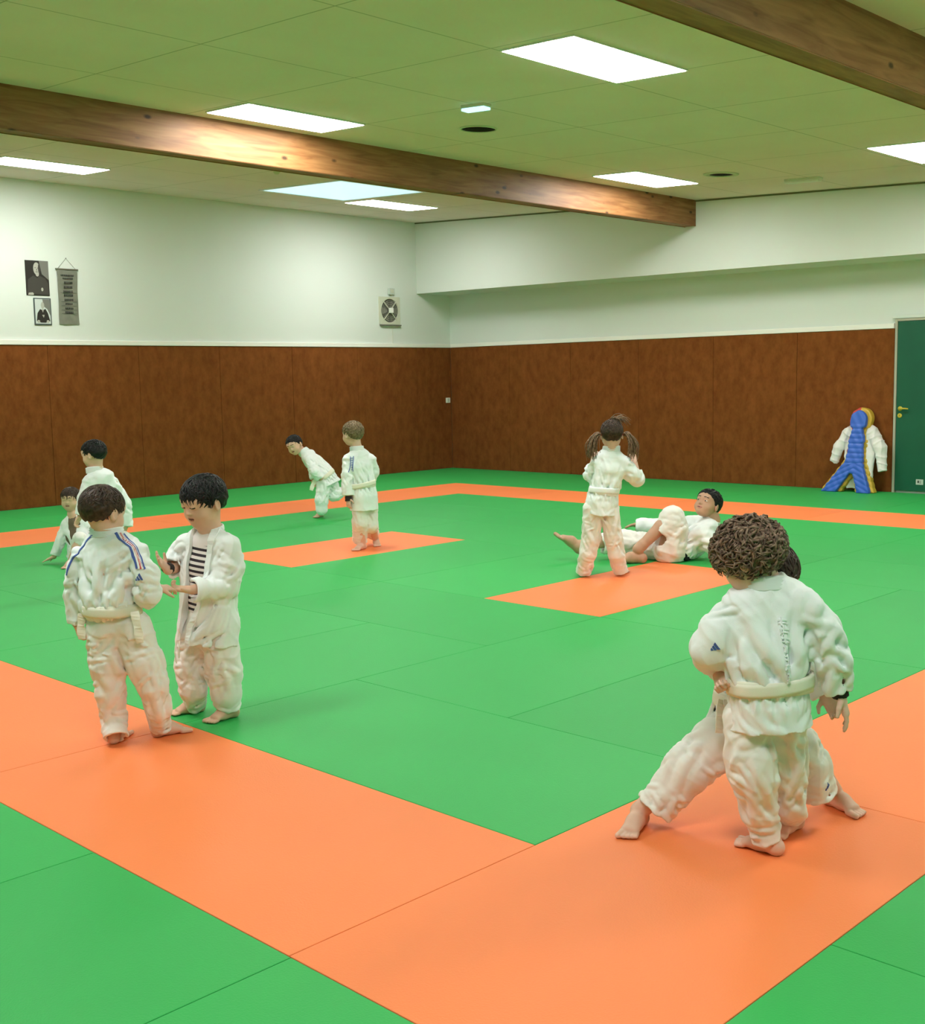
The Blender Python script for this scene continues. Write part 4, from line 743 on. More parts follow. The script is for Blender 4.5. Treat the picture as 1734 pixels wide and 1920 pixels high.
def hairline(style):
    # (y, z) points of the hair's lower border in head units, front to nape
    return {'short': [(.6, .30), (.36, .27), (.28, .16), (.17, .12), (.10, -.04), (.03, -.02), (-.02, .06), (-.10, -.04), (-.20, -.20), (-.5, -.30)],
            'bang': [(.6, .17), (.40, .16), (.30, .12), (.20, .04), (.10, -.07), (.03, -.05), (-.03, .06), (-.12, -.05), (-.20, -.20), (-.5, -.31)],
            'full': [(.6, .20), (.40, .15), (.28, .05), (.16, -.10), (.06, -.20), (-.1, -.26), (-.2, -.30), (-.5, -.36)],
            'tail': [(.6, .30), (.38, .26), (.25, .12), (.12, .0), (.0, -.04), (-.1, -.18), (-.2, -.27), (-.5, -.34)]}[style]
def hair(parent, p, M, s, style, m, seed, thick=.05, n=420, L=.28, rad=.012, curl=0, lift=.02, res=.004, crown=(0, -.18), lean=(0, 0, 0), hc=(0, -.05, .13)):
    rng = np.random.RandomState(seed); hl = hairline(style); ysl = np.array([q[0] for q in hl])[::-1]; zsl = np.array([q[1] for q in hl])[::-1]
    R = np.array([.375, .455, .375]) + thick; hc = V(*hc)
    lo = p - s * .75; hi = p + s * .75
    c = Clay(lo, hi, res); c.ell(p + M @ hc * s, R * s, M, k=0)
    c.ell(p + M @ V(0, -.16, -.02) * s, (R - V(.03, .13, -.0)) * s, M, k=.02)
    f1 = folds(seed, wl=.022 if not curl else .03, amp=.004 if not curl else .006, main=M[:, 1], bias=.9); c.warp(f1, .02)
    I = np.nonzero(c.D < .03); P = (np.stack(I, 1) * res + c.o - p) @ M / s
    c.D[I] += (s * (thick * .7 + .035) * np.clip(-(P[:, 2] + .02) / .24, 0, 1) ** 1.2).astype(np.float32)
    zl = np.interp(P[:, 1], ysl, zsl) + .02 * np.sin(P[:, 0] * 40 + P[:, 1] * 30)
    c.D[I] = np.maximum(c.D[I], ((zl - P[:, 2]) * s * .8).astype(np.float32))
    P, F = c.mesh(1)
    mb = MB(); ok = 0
    while ok < n:
        d = unit(rng.normal(size=3)); q = hc + d * R * (0.99)
        if q[2] < np.interp(q[1], ysl, zsl) + (.02 if curl else .14 if q[1] < -.05 else .08): continue
        ok += 1
        pts = [q]; cr = V(crown[0], crown[1], .55)
        dr = unit((q - cr) * V(1, 1, .35) + V(*lean) + rng.normal(size=3) * .25)
        LL = L * rng.uniform(.6, 1.2); st = 8; ph = rng.uniform(0, 6.28); q0 = q.copy()
        for i in range(1, st + 1):
            nrm = unit((q0 - hc) / R ** 2); dd = unit(dr - nrm * np.dot(dr, nrm) * (1 - .0)); q0 = q0 + dd * LL / st
            rel = q0 - hc; k = math.sqrt(((rel / R) ** 2).sum())
            if q0[2] > -.1 or curl: q0 = hc + rel / k * (1 + lift * i / st)
            dr = unit(dd + V(0, 0, -.06) + V(*lean) * .15)
            qq = q0
            if curl:
                b1 = nrm; b2 = np.cross(dd, nrm); a = ph + i * 1.15
                qq = q0 + (b1 * (math.cos(a) * .5 + .45) + b2 * math.sin(a)) * curl
            pts.append(qq)
        rr = rad * rng.uniform(.7, 1.25) * s
        prof = np.array([.7, 1, 1.1, 1.1, 1, .85, .65, .4, .12]) * rr / 1.0
        mb.tube([p + M @ v * s for v in pts], prof, 6 if not curl else 6)
    P2 = np.array(mb.P); base = len(P)
    # triangles/quads mixed: build from python lists
    FF = [tuple(map(int, f)) for f in F] + [tuple(base + i for i in f) for f in mb.F]
    return mesh_obj('hair', np.concatenate([P, P2]), FF, m, parent)

class Creases:
    """individual folds: short curved ridges with a valley beside them"""
    def __init__(s): s.c = []
    def add(s, a, b, w, amp, bow=0.0, nrm=None):
        a, b = V(*a), V(*b); m = (a + b) / 2 + (V(*nrm) * bow if nrm is not None else 0); s.c.append((a, m, b, w, amp))
    def __call__(s, P):
        out = np.zeros(len(P))
        for a, m, b, w, amp in s.c:
            lo = np.minimum(np.minimum(a, b), m) - 3 * w; hi = np.maximum(np.maximum(a, b), m) + 3 * w
            I = np.nonzero(((P > lo) & (P < hi)).all(1))[0]
            if not len(I): continue
            Q = P[I]; best = None
            for k, (p0, p1) in enumerate(((a, m), (m, b))):
                e = p1 - p0; t = np.clip((Q - p0) @ e / (e @ e + 1e-9), 0, 1); d = np.linalg.norm(Q - p0 - t[:, None] * e, axis=1); tt = (t + k) / 2
                if best is None: best, T = d, tt
                else: mk = d < best; best = np.where(mk, d, best); T = np.where(mk, tt, T)
            q = best / w; tp = np.sin(np.pi * np.clip(T, .03, .97)) ** .6
            out[I] += amp * tp * (np.exp(-np.abs(q) ** 1.3 * 1.5) - .5 * np.exp(-(q - 1.5) ** 2 * 2.5))
        return out
    def torso(s, rows, side, n, rng, w=(.010, .018), amp=(.005, .010), t=(.1, .75), slant=.9, length=(.15, .4)):
        """rows = [(centre, rx, ry)]; folds run from the sides inwards and down"""
        cs = np.array([q[0] for q in rows]); rx = np.array([q[1] for q in rows]); ry = np.array([q[2] for q in rows]); L = len(rows) - 1
        side = unit(side); ax = unit(cs[-1] - cs[0]); side = unit(side - ax * np.dot(side, ax)); f = np.cross(ax, side)
        def at(u, th):
            u = min(max(u, 0), 1) * L; i = min(int(u), L - 1); k = u - i
            c_ = lerp(cs[i], cs[i + 1], k); x = rx[i] * (1 - k) + rx[i + 1] * k; y = ry[i] * (1 - k) + ry[i + 1] * k
            return c_ + side * x * math.cos(th) + f * y * math.sin(th)
        for _ in range(n):
            t0 = rng.uniform(*t); th = rng.uniform(0, 6.283); t1 = min(t0 + rng.uniform(*length), t[1] + .12)
            # towards the middle of back or front
            tgt = math.pi / 2 if math.sin(th) > 0 else -math.pi / 2; dth = slant * math.sin(math.atan2(math.sin(tgt - th), math.cos(tgt - th))) * rng.uniform(.3, 1.3) + rng.normal() * .15
            m = at((t0 + t1) / 2, th + dth * rng.uniform(.2, .8)); a, b = at(t0, th), at(t1, th + dth); s.c.append((a, m, b, rng.uniform(*w), rng.uniform(*amp)))
    def limb(s, pts, rs, n, rng, w=(.008, .014), amp=(.004, .008), spin=(.5, 1.6), span=(.02, .07), focus=None):
        pts = [V(*q) for q in pts]; ls = [np.linalg.norm(pts[i + 1] - pts[i]) for i in range(len(pts) - 1)]; cum = np.concatenate([[0], np.cumsum(ls)])
        def at(u, th):
            u = min(max(u, 0), cum[-1] - 1e-4); i = int(np.searchsorted(cum, u, 'right') - 1); k = (u - cum[i]) / ls[i]; a = unit(pts[i + 1] - pts[i])
            e1 = unit(np.cross(a, V(0, 1, .01))); e2 = np.cross(a, e1); r = rs[i] * (1 - k) + rs[i + 1] * k
            return lerp(pts[i], pts[i + 1], k) + (e1 * math.cos(th) + e2 * math.sin(th)) * r
        for _ in range(n):
            u0 = rng.uniform(.03, cum[-1] - .01) if focus is None or rng.uniform() < .4 else focus[rng.randint(len(focus))] * cum[-1] + rng.normal() * .025
            th = rng.uniform(0, 6.283); sp = rng.uniform(*spin) * rng.choice([-1, 1]); du = rng.uniform(*span) * rng.choice([-1, 1])
            s.c.append((at(u0, th), at(u0 + du / 2, th + sp / 2), at(u0 + du, th + sp), rng.uniform(*w), rng.uniform(*amp)))

def jacket(root, S, seed, res, mats, opening=None, amp=.006, k_arm=.014, name='judo_jacket', child=True):
    J = S['jac']; al = [np.array(q[0]) for q in J] + [np.array(q[0]) for q in S['slvl']] + [np.array(q[0]) for q in S['slvr']]
    lo = np.min(al, 0) - .17; hi = np.max(al, 0) + .17
    c = Clay(lo, hi, res); side = V(*S['side'])
    c.path([q[0] for q in J], [(q[1], q[2]) for q in J], side, k=.0, kk=.025, c0=True, c1=True)
    nb = len(J)
    sh0, sh1 = V(*S['slvl'][0][0]), V(*S['slvr'][0][0]); rs = min(S['slvl'][0][1], S['slvr'][0][1])
    c.seg(sh0, sh1, rs * .88, rs * .88, k=.02)
    for t, sl in enumerate((S['slvl'], S['slvr'])):
        c.path([q[0] for q in sl], [q[1] for q in sl], None, k=k_arm, kk=.012, c1=True, fold=(.0025, .07, .7, seed + t * 2.3))
    main = unit(np.array(J[-1][0]) - np.array(J[0][0]))
    fa = folds(seed, .15, amp * .9, main, 2, 1.5, .75); fb = folds(seed + 9, .05, amp * .3, None, 3)
    rng = np.random.RandomState(seed); cr = Creases(); q = amp / .007 * (1.0 if child else 1.5); ws = 1.0 if child else 1.6
    hasb = 'belt' in S; tb = .70 if hasb else .95
    cr.torso(J, side, 15, rng, w=(.016 * ws, .028 * ws), amp=(.008 * q, .016 * q), t=(.14, tb - .06), length=(.25, .6), slant=1.2)
    for sl in (S['slvl'], S['slvr']): cr.limb([x[0] for x in sl], [x[1] for x in sl], 9, rng, w=(.014 * ws, .022 * ws), amp=(.007 * q, .013 * q), span=(.04 * ws, .14 * ws), spin=(.3, 1.2))
    cr.torso(J, side, 20, rng, w=(.007 * ws, .015 * ws), amp=(.004 * q, .011 * q), t=(.16, tb - .02), length=(.15, .5), slant=1.1)
    if hasb:
        cr.torso(J, side, 18, rng, w=(.009 * ws, .015 * ws), amp=(.004 * q, .009 * q), t=(tb - .16, tb + .0), slant=.6, length=(.08, .2))
        cr.torso(J[-3:], side, 13, rng, w=(.008 * ws, .016 * ws), amp=(.002 * q, .0045 * q), t=(.05, .9), slant=.8, length=(.2, .7))
    for sl in (S['slvl'], S['slvr']):
        rs_ = [x[1] for x in sl]; cr.limb([x[0] for x in sl], rs_, 18, rng, w=(.008 * ws, .015 * ws), amp=(.004 * q, .009 * q), focus=(.5, .62, .1), span=(.02 * ws, .09 * ws))
    belt_z = None
    def w(P): return fa(P) + fb(P) + cr(P)
    c.warp(w, .03)
    if 'belt' in S:   # gathered cloth round the belt
        b = np.array(S['belt'][0]); ax = main
        def g(P):
            q = P - b; h = q @ ax; q2 = q - h[:, None] * ax; u = unit(side - ax * np.dot(side, ax)); v = np.cross(ax, u)
            th = np.arctan2(q2 @ v, q2 @ u)
            near = (np.linalg.norm(q2, axis=1) < S['belt'][1] * 1.35)
            return near * .005 * np.exp(-(h / .07) ** 2) * (np.sin(th * 17 + h * 40 + seed) + .6 * np.sin(th * 31 + seed * 2 - h * 30))
        c.warp(g, .03)
    # hollow cuffs, hem and neck opening
    for sl in (S['slvl'], S['slvr']):
        a, b = V(*sl[-2][0]), V(*sl[-1][0]); d = unit(b - a); r = sl[-1][1] - .006
        cv = S.get('carve', .045); c.seg(b - d * cv, b + d * .02, r * .84, r - .004, k=.003, op='-')
    a, b = V(*J[-2][0]), V(*J[-1][0]); d = unit(b - a)
    c.seg(b - d * cv, b + d * .03, (J[-1][1] * .93 - .006, J[-1][2] * .93 - .006), (J[-1][1] - .008, J[-1][2] - .008), side, k=.003, op='-')
    nk = V(*J[0][0]); d = unit(V(*S['neck']) - V(*J[2][0]))
    c.seg(nk - d * .05, nk + d * .06, (J[0][1] - .010, J[0][2] - .008), (J[0][1] - .006, J[0][2] - .004), side, k=.004, op='-')
    if opening: opening(c)
    c.plane((0, 0, .003), (0, 0, -1))
    P, F = c.mesh(1)
    o = mesh_obj(name, P, F, mats, root)
    bv = BVHTree.FromPolygons([tuple(v) for v in P], [tuple(f) for f in F.tolist()])
    return o, bv

def collar(parent, S, bv, m, front=True, hw=.023, th=.012, lap=None, ext=.0, tilt=0.0):
    """stiff stitched band round the neck; lap = list of points continuing down one or both fronts"""
    J = S['jac']; ctr = V(*J[0][0]); side = unit(S['side']); ax = unit(V(*S['neck']) - V(*J[2][0]) + V(0, 0, .001)); fwd = np.cross(side, ax) * (1)
    rx, ry = J[0][1] + .003 + ext, J[0][2] + .004 + ext
    f = unit(fwd); 
    pts = []
    for a in np.linspace(-math.pi * 1.0, math.pi * 1.0, 45):
        q = ctr + side * rx * math.sin(a) + f * ry * math.cos(a) + ax * (.004 + tilt * math.cos(a))
        pts.append(q)
    mb = MB()
    n = len(pts)
    # cross section: tall thin band with four stitched ridges outside
    prof = [(-th * .3, -hw)] + [(th * (.75 + (.22 if k % 2 else -.16)), -hw + 2 * hw * (k + .5) / 9) for k in range(9)] + [(-th * .3, hw), (-th * .8, 0)]
    P = []
    for q in pts:
        o = unit((q - ctr) - ax * np.dot(q - ctr, ax))
        for a, b in prof: P.append(q + o * (a - (b + hw) * .10) + ax * b)
    k = len(prof)
    F = [(i * k + j, i * k + (j + 1) % k, (i + 1) * k + (j + 1) % k, (i + 1) * k + j) for i in range(n - 1) for j in range(k)]
    mb.add(P, F)
    return mb.build('collar', m, parent, smooth=True)

def ribbon(bv, pts, width, off=.0025, th=.002, sub=6, upv=None, direction=None):
    """strip laid on a garment surface along pts (nearest surface)"""
    pts = [V(*q) for q in pts]; S_ = []
    for i in range(len(pts) - 1):
        for t in np.linspace(0, 1, sub, endpoint=False): S_.append(lerp(pts[i], pts[i + 1], t))
    S_.append(pts[-1]); Q = []; N = []
    for q in S_:
        loc, nr, _, _ = bv.find_nearest(tuple(q)); nr = np.array(nr)
        if np.dot(nr, q - np.array(loc)) < 0 and np.linalg.norm(q - np.array(loc)) > .002: nr = nr
        Q.append(np.array(loc)); N.append(nr)
    Q = np.array(Q); N = np.array(N)
    for _ in range(3):
        Q[1:-1] = (Q[:-2] + Q[1:-1] * 2 + Q[2:]) / 4; N[1:-1] = N[:-2] + N[1:-1] + N[2:]
    T = np.gradient(Q, axis=0); P = []
    for i in range(len(Q)):
        n_ = unit(N[i]); t = unit(T[i]); b = unit(np.cross(t, n_)) if direction is None else unit(direction)
        for sgn, o_ in ((-1, off), (1, off), (1, off - th - .003), (-1, off - th - .003)):
            e = Q[i] + b * sgn * width / 2
            l2, n2, _, _ = bv.find_nearest(tuple(e)); l2 = np.array(l2)
            P.append(lerp(e, l2, .8) + n_ * o_)
    n = len(Q); F = [(i * 4 + j, i * 4 + (j + 1) % 4, (i + 1) * 4 + (j + 1) % 4, (i + 1) * 4 + j) for i in range(n - 1) for j in range(4)]
    F += [(0, 1, 2, 3), (4 * n - 4, 4 * n - 3, 4 * n - 2, 4 * n - 1)]
    return P, F

def stamp(bv, c, u, v, polys, off=.002, th=.0015):
    """small printed or embroidered outlines pressed on the cloth round point c with axes u, v"""
    loc, nr, _, _ = bv.find_nearest(tuple(c)); n_ = unit(nr); u = unit(u - n_ * np.dot(u, n_)); v = unit(v - n_ * np.dot(v, n_) - u * np.dot(v, u)); loc = np.array(loc); mb = MB()
    for poly in polys:
        P = []
        for h in (off, off - th - .002):
            for a, b in poly:
                q = loc + u * a + v * b; l2, n2, _, _ = bv.find_nearest(tuple(q)); P.append(np.array(l2) + np.array(n2) * h)
        k = len(poly); mb.add(P, [tuple(range(k)), tuple(range(k, 2 * k))[::-1]] + [(i, (i + 1) % k, k + (i + 1) % k, k + i) for i in range(k)])
    return mb
LOGO = [[(-.016, -.013), (-.0085, -.013), (-.012, -.004), (-.0155, -.007)], [(-.006, -.013), (.002, -.013), (-.004, .003), (-.010, -.001)], [(.0045, -.013), (.0135, -.013), (.003, .012), (-.003, .006)]]

def trousers(root, S, seed, res, m, amp=.006, k_leg=.012, child=True):
    al = [np.array(q[0]) for q in S['trl'] + S['trr']]; lo = np.min(al, 0) - .15; hi = np.max(al, 0) + .15; lo[2] = max(lo[2], -.01)
    c = Clay(lo, hi, res)
    T = S['torso']; w0 = lerp(T[2], T[3], .3); pel = V(*T[3]); side = S['side']; rx = S['hipw'] if 'hipw' in S else S['jac'][-2][1] * .82
    c.seg(w0, lerp(pel, lerp(S['trl'][0][0], S['trr'][0][0], .5), .5), (rx, rx * .74), (rx * 1.0, rx * .78), side, k=0)
    for t, tr in enumerate((S['trl'], S['trr'])):
        c.path([q[0] for q in tr], [q[1] for q in tr], None, k=k_leg if t else .03, kk=.02, c1=True, fold=(.003, .085, .8, seed + t * 1.9))
    fa = folds(seed + 3, .14, amp * .8, V(0, 0, 1), 2, 1.5, .8); fb = folds(seed + 5, .05, amp * .3, None, 3)
    rng = np.random.RandomState(seed); cr = Creases(); q = amp / .006 * (1 if child else 1.5); ws = 1.0 if child else 1.6; pc = lerp(S['trl'][0][0], S['trr'][0][0], .5) + V(0, 0, -.05)
    for tr in (S['trl'], S['trr']):
        pp_ = [x[0] for x in tr]; rs_ = [x[1] for x in tr]; n_ = len(tr) - 1
        cr.limb(pp_, rs_, 10, rng, w=(.015 * ws, .024 * ws), amp=(.007 * q, .013 * q), span=(.06 * ws, .2 * ws), spin=(.2, .9))
        cr.limb(pp_, rs_, 14, rng, w=(.009 * ws, .016 * ws), amp=(.004 * q, .009 * q), focus=(.5,), span=(.02 * ws, .12 * ws), spin=(.3, 1.1))
        cr.limb(pp_, rs_, 18, rng, w=(.007 * ws, .012 * ws), amp=(.004 * q, .008 * q), focus=(.93, .85, .55), span=(.01, .035), spin=(.6, 2.0))
        for k in range(9):
            g = V(*pp_[1]) + V(rng.uniform(-1, 1) * rs_[1], rng.choice([-1, -1, 1]) * rs_[1] * .8, rng.uniform(-.05, .12)); a0_ = pc + V(rng.normal() * .015, np.sign(g[1] - pp_[1][1]) * rs_[1] * .8, rng.uniform(.0, .06))
            cr.add(a0_, g, rng.uniform(.009, .015) * ws, rng.uniform(.004, .008) * q)
    c.warp(lambda P: fa(P) + fb(P) + cr(P), .03)
    for tr in (S['trl'], S['trr']):
        a, b = V(*tr[-2][0]), V(*tr[-1][0]); d = unit(b - a); r = tr[-1][1] - .006
        c.seg(b - d * S.get('carve', .05), b + d * .02, r * .80, r - .006, k=.003, op='-')
    c.plane((0, 0, .003), (0, 0, -1))
    P, F = c.mesh(1)
    return mesh_obj('judo_trousers', P, F, m, root), BVHTree.FromPolygons([tuple(v) for v in P], [tuple(f) for f in F.tolist()])

def belt(root, S, m, hw=.021, ehw=None, knot=None, ends=None, bvj=None, seed=0, wraps=2):
    """band wound round the waist, lying on the jacket"""
    ctr, rx, ry = V(*S['belt'][0]), S['belt'][1], S['belt'][2]; J = S['jac']
    ax = unit(V(*J[0][0]) - V(*J[-1][0])); side = unit(V(*S['side']) - ax * np.dot(S['side'], ax)); f = np.cross(side, ax)
    mb = MB(); N = 56
    for wv in range(wraps):
        P = []; sh = (wv - .4) * .014; q_ = .35 * (wv * 2 - 1)
        for i in range(N):
            t = 2 * math.pi * i / N; d = side * math.cos(t) + f * math.sin(t)
            q = ctr + ax * (sh * math.sin(t + 1.2 * wv + seed) * 1.1 + sh * .3)
            o_ = q + d * (rx * 1.7)
            hit = bvj.ray_cast(tuple(o_), tuple(-d), rx * 1.7) if bvj else (None,) * 4
            r = rx * 1.7 - hit[3] if hit[0] is not None else math.hypot(rx * math.cos(t), ry * math.sin(t))
            r = min(max(r, math.hypot(rx * math.cos(t), ry * math.sin(t)) * .86), math.hypot(rx * math.cos(t), ry * math.sin(t)) * 1.18)
            P.append((q, d, r))
        rs = np.array([x[2] for x in P]); 
        rs = np.maximum(np.maximum(np.roll(rs, 1), np.roll(rs, -1)), rs)
        for _ in range(3): rs = (np.roll(rs, 1) + rs + np.roll(rs, -1)) / 3
        V_ = []
        for (q, d, _), r in zip(P, rs):
            for a, b in ((-.012, -hw), (.0015, -hw), (.003, -hw * .5), (.003, hw * .5), (.0015, hw), (-.012, hw)): V_.append(q + d * (r + a + wv * .0035) + ax * b)
        F = [(i * 6 + j, i * 6 + (j + 1) % 6, ((i + 1) % N) * 6 + (j + 1) % 6, ((i + 1) % N) * 6 + j) for i in range(N) for j in range(6)]
        mb.add(V_, F)
    mb.P = [(a_, b_, max(c_, .004)) for a_, b_, c_ in mb.P]
    o = mb.build('belt', m, root, smooth=True)
    if knot is not None:
        k = MB(); kp = V(*knot); 
        c = Clay(kp - .06, kp + .06, .003); c.ell(kp, (.024, .016, .018), k=0); c.seg(kp + V(-.02, 0, .01), kp + V(.02, 0, -.012), .012, k=.004); c.seg(kp + V(.018, 0, .012), kp + V(-.018, 0, -.012), .012, k=.004)
        P, F = c.mesh(1); mesh_obj('knot', P, F, m, o)
    for e in (ends or []):
        mb = MB(); pts = [V(*q) for q in e]; P = []
        pts2 = []
        for i in range(len(pts) - 1):
            for t in np.linspace(0, 1, 5, endpoint=False): pts2.append(lerp(pts[i], pts[i + 1], t))
        pts2.append(pts[-1]); T_ = np.gradient(np.array(pts2), axis=0)
        for i, q in enumerate(pts2):
            b = unit(np.cross(T_[i], V(0.25, -1, 0))); nn = unit(np.cross(b, T_[i]))
            for a, c_ in ((-1, -1), (1, -1), (1, 1), (-1, 1)): P.append(q + b * a * (ehw or hw) * (1 + .12 * math.sin(i * 1.1)) + nn * (c_ * .002 + .004 * math.sin(i * .9 + a)))
        n = len(pts2); F = [(i * 4 + j, i * 4 + (j + 1) % 4, (i + 1) * 4 + (j + 1) % 4, (i + 1) * 4 + j) for i in range(n - 1) for j in range(4)] + [(3, 2, 1, 0), (4 * n - 4, 4 * n - 3, 4 * n - 2, 4 * n - 1)]
        mb.add(P, F).build('belt_end', m, o)
    return o

def body(S, name_label, skin, res, hands, feet=(.16, .16), lift=(False, False), slim=1.0, child=True, mouth=False, brow=M_HBROWN, eye=False, closed=False, k=None):
    """one continuous body mesh, top-level; returns it"""
    M = basis(S['fwd'], S.get('up', (0, 0, 1))); p = V(*S['head']); s = S['s']; k = 1.0 if child else 1.36
    keys = ['head', 'wrl', 'wrr', 'anl', 'anr', 'tol', 'tor', 'hal', 'har', 'ell', 'elr', 'knl', 'knr', 'neck']
    al = np.array([S[q] for q in keys]); lo = al.min(0) - .13; hi = al.max(0) + .13; lo[2] = max(lo[2], -.012)
    hi = np.maximum(hi, p + s * .62); lo[:2] = np.minimum(lo[:2], (p - s * .62)[:2])
    c = Clay(lo, hi, res); side = S['side']; T = S['torso']
    sw = np.linalg.norm(V(*S['shl']) - V(*S['shr'])) / 2
    c.path(T, [(sw * .80 * slim, .045 * k), (.088 * k * slim, .064 * k), (.078 * k * slim, .060 * k), (.085 * k * slim, .066 * k)], side, k=0, kk=.03)
    c.seg(S['neck'], T[0], .046 * k, .05 * k, k=.02)
    c.seg(S['shl'], S['shr'], .036 * k, k=.02)
    for t in 'lr':
        c.path([S['sh' + t], S['el' + t], S['wr' + t]], [.036 * k, .029 * k, .0205 * k], k=.012, kk=.008)
        c.path([S['hi' + t], S['kn' + t], lerp(S['kn' + t], S['an' + t], .35), S['an' + t]], [.058 * k, .041 * k, .041 * k, .027 * k], k=.02, kk=.012)
    for i, t in enumerate('lr'): foot_clay(c, S['an' + t], S['to' + t], feet[i], lift[i], S['kn' + t])
    head_clay(c, p, M, s, S['neck'], child, closed)
    for i, t in enumerate('lr'):
        palm, thumb, curl, hs = hands[i]
        hand_clay(c, S['wr' + t], S['ha' + t], palm, hs, thumb, curl)
    c.plane((0, 0, 0.0015), (0, 0, -1))
    P, F = c.mesh(1)
    P[:, 2] = np.maximum(P[:, 2], 0.001)
    fm = face_mats(P, F, p, M, s, mouth=mouth, closed=closed)
    o = mesh_obj('person', P, F, [skin, M_LIP, M_MOUTH, brow], None, fm=fm, loc=S['loc'], rotz=RZ)
    tag(o, name_label, 'person')
    if eye: eyes(o, p, M, s, 0)
    return o, p, M, s
def cuff(parent, a, b, r, m, name='undershirt_cuff', h=.0035):
    a, b = V(*a), V(*b); d = unit(b - a); c = Clay(np.minimum(a, b) - .06, np.maximum(a, b) + .06, h); c.seg(a, b, r, r * .92, k=0, c0=True, c1=True, fold=(.002, .02, .2, 1)); c.seg(b - d * .012, b + d * .02, r * .92 - .004, k=.001, op='-')
    P, F = c.mesh(1); return mesh_obj(name, P, F, m, parent)

P_ = POSES
# --- curly-haired boy, seen from behind
S = P_['curly']
o, p, M, s = body(S, 'curly brown-haired child seen from behind in white judo suit, gripping his partner', M_SKIN, .003,
                  [((.6, .5, .2), 1, 1.2, .115), ((-.8, .3, .2), -1, .35, .12)], (.155, .15))
jk, bv = jacket(o, S, 3, .0035, M_GI, amp=.0105)
collar(jk, S, bv, M_GI, hw=.025, ext=.004)
trs, bt = trousers(o, S, 11, .0035, M_GI2, amp=.0075)
belt(o, S, M_BELT, bvj=bv, seed=1)
cuff(o, lerp(S['wrr'], S['elr'], .28), lerp(S['wrr'], S['har'], .08), .029, M_DARKCLOTH)
mb = stamp(bv, V(-.175, -.06, .675), V(1, 0, .3), V(-.2, 0, 1), LOGO); mb.build('logo', M_BLUE, jk)
gl = []; rr = random.Random(5)
for k in range(8):     # white embroidery running down the back
    z0 = .098 - k * .0275; x0 = k * .0035
    gl += [[(x0 - .010, z0), (x0 + .010, z0), (x0 + .010, z0 + .0035), (x0 - .010, z0 + .0035)], [(x0 - .009, z0 - .010), (x0 + .009, z0 - .010), (x0 + .009, z0 - .007), (x0 - .009, z0 - .007)],
           [(x0 - .002, z0 - .014), (x0 + .0015, z0 - .014), (x0 + .0015, z0 + .009), (x0 - .002, z0 + .009)]]
    if k % 2: gl.append([(x0 - .010, z0 - .014), (x0 - .007, z0 - .014), (x0 - .003, z0 + .004), (x0 - .006, z0 + .004)])
mb = stamp(bv, V(.045, -.15, .685), V(1, 0, 0), V(0, 0, 1), gl, off=.0065, th=.004); mb.build('embroidery', M_GI, jk)
hair(o, p, M, s, 'full', M_HCURL, 21, thick=.07, n=430, L=.40, rad=.018, curl=.060, lift=.11)

# --- the partner behind him
S = P_['partner']
o, p, M, s = body(S, 'dark-haired child mostly hidden behind the curly-haired child, legs planted wide apart', M_SKIN, .0035,
                  [((-.2, -.9, -.1), -1, 1.3, .115), ((-.3, -.6, .3), 1, .9, .11)], (.16, .16), brow=M_HBLACK)
jk, bv = jacket(o, S, 31, .004, M_GI, amp=.006)
collar(jk, S, bv, M_GI)
trs, bt = trousers(o, S, 37, .0035, M_GI2, amp=.006)
belt(o, S, M_BELT, bvj=bv, seed=2, ends=[S['end1'], S['end2']], ehw=.013)
mb = stamp(bt, lerp(S['trr'][2][0], S['trr'][3][0], .45) + V(.03, -.06, 0), V(1, 0, .2), V(-.2, 0, 1), LOGO); mb.build('logo', M_BLUE, trs)
hair(o, p, M, s, 'bang', M_HBROWN, 22, thick=.06, n=300, L=.30, rad=.016)

# --- brown-haired boy seen from behind, left
S = P_['boya']
o, p, M, s = body(S, 'short brown-haired boy seen from behind, blue white and red stripes on his shoulder', M_SKIN, .0033,
                  [((.9, .1, 0), 1, .9, .105), ((.1, .5, -.5), -1, .6, .11)], (.15, .155))
jk, bv = jacket(o, S, 43, .0037, M_GI, amp=.0095)
collar(jk, S, bv, M_GI, ext=.003)
trs, bt = trousers(o, S, 47, .0038, M_GI2, amp=.0075)
bx = S['belt'][0]
belt(o, S, M_BELT, bvj=bv, seed=3, 
     ends=[[(.030, -.085, .575), (.045, -.105, .51), (.052, -.105, .447)], [(-.203, -.03, .56), (-.207, -.045, .51), (-.205, -.045, .455)]], ehw=.016)
# shoulder stripes
a0 = V(*S['shr']); nk = V(*S['neck'])
for nm, off_, mt, wd in (('shoulder_stripe', .0, M_BLUE, .011), ('shoulder_stripe', .012, M_WHITE, .009), ('shoulder_stripe', .021, M_RED, .008), ('shoulder_stripe', .030, M_WHITE, .009), ('shoulder_stripe', .040, M_BLUE, .009)):
    pts = [nk + V(.045 + off_ * .9, -.05, .015), lerp(nk, a0, .62) + V(off_, -.065, .035), a0 + V(.0 + off_, -.07, .035), a0 + V(.012 + off_, -.08, -.01), a0 + V(.024 + off_, -.08, -.065)]
    Pq, Fq = ribbon(bv, pts, wd, off=.0045, th=.004, sub=12); MB().add(Pq, Fq).build(nm, mt, jk)
a1 = V(*S['shl'])
Pq, Fq = ribbon(bv, [nk + V(-.05, -.04, .01), a1 + V(.0, -.05, .05), a1 + V(-.05, -.05, .0), a1 + V(-.075, -.04, -.08)], .008); MB().add(Pq, Fq).build('shoulder_stripe', M_BLUE, jk)
mb = stamp(bv, a0 + V(.035, -.09, -.098), V(1, 0, .1), V(-.1, 0, 1), [[(x * 1.25, y * 1.2) for x, y in q] for q in LOGO]); mb.build('logo', M_BLUE, jk)
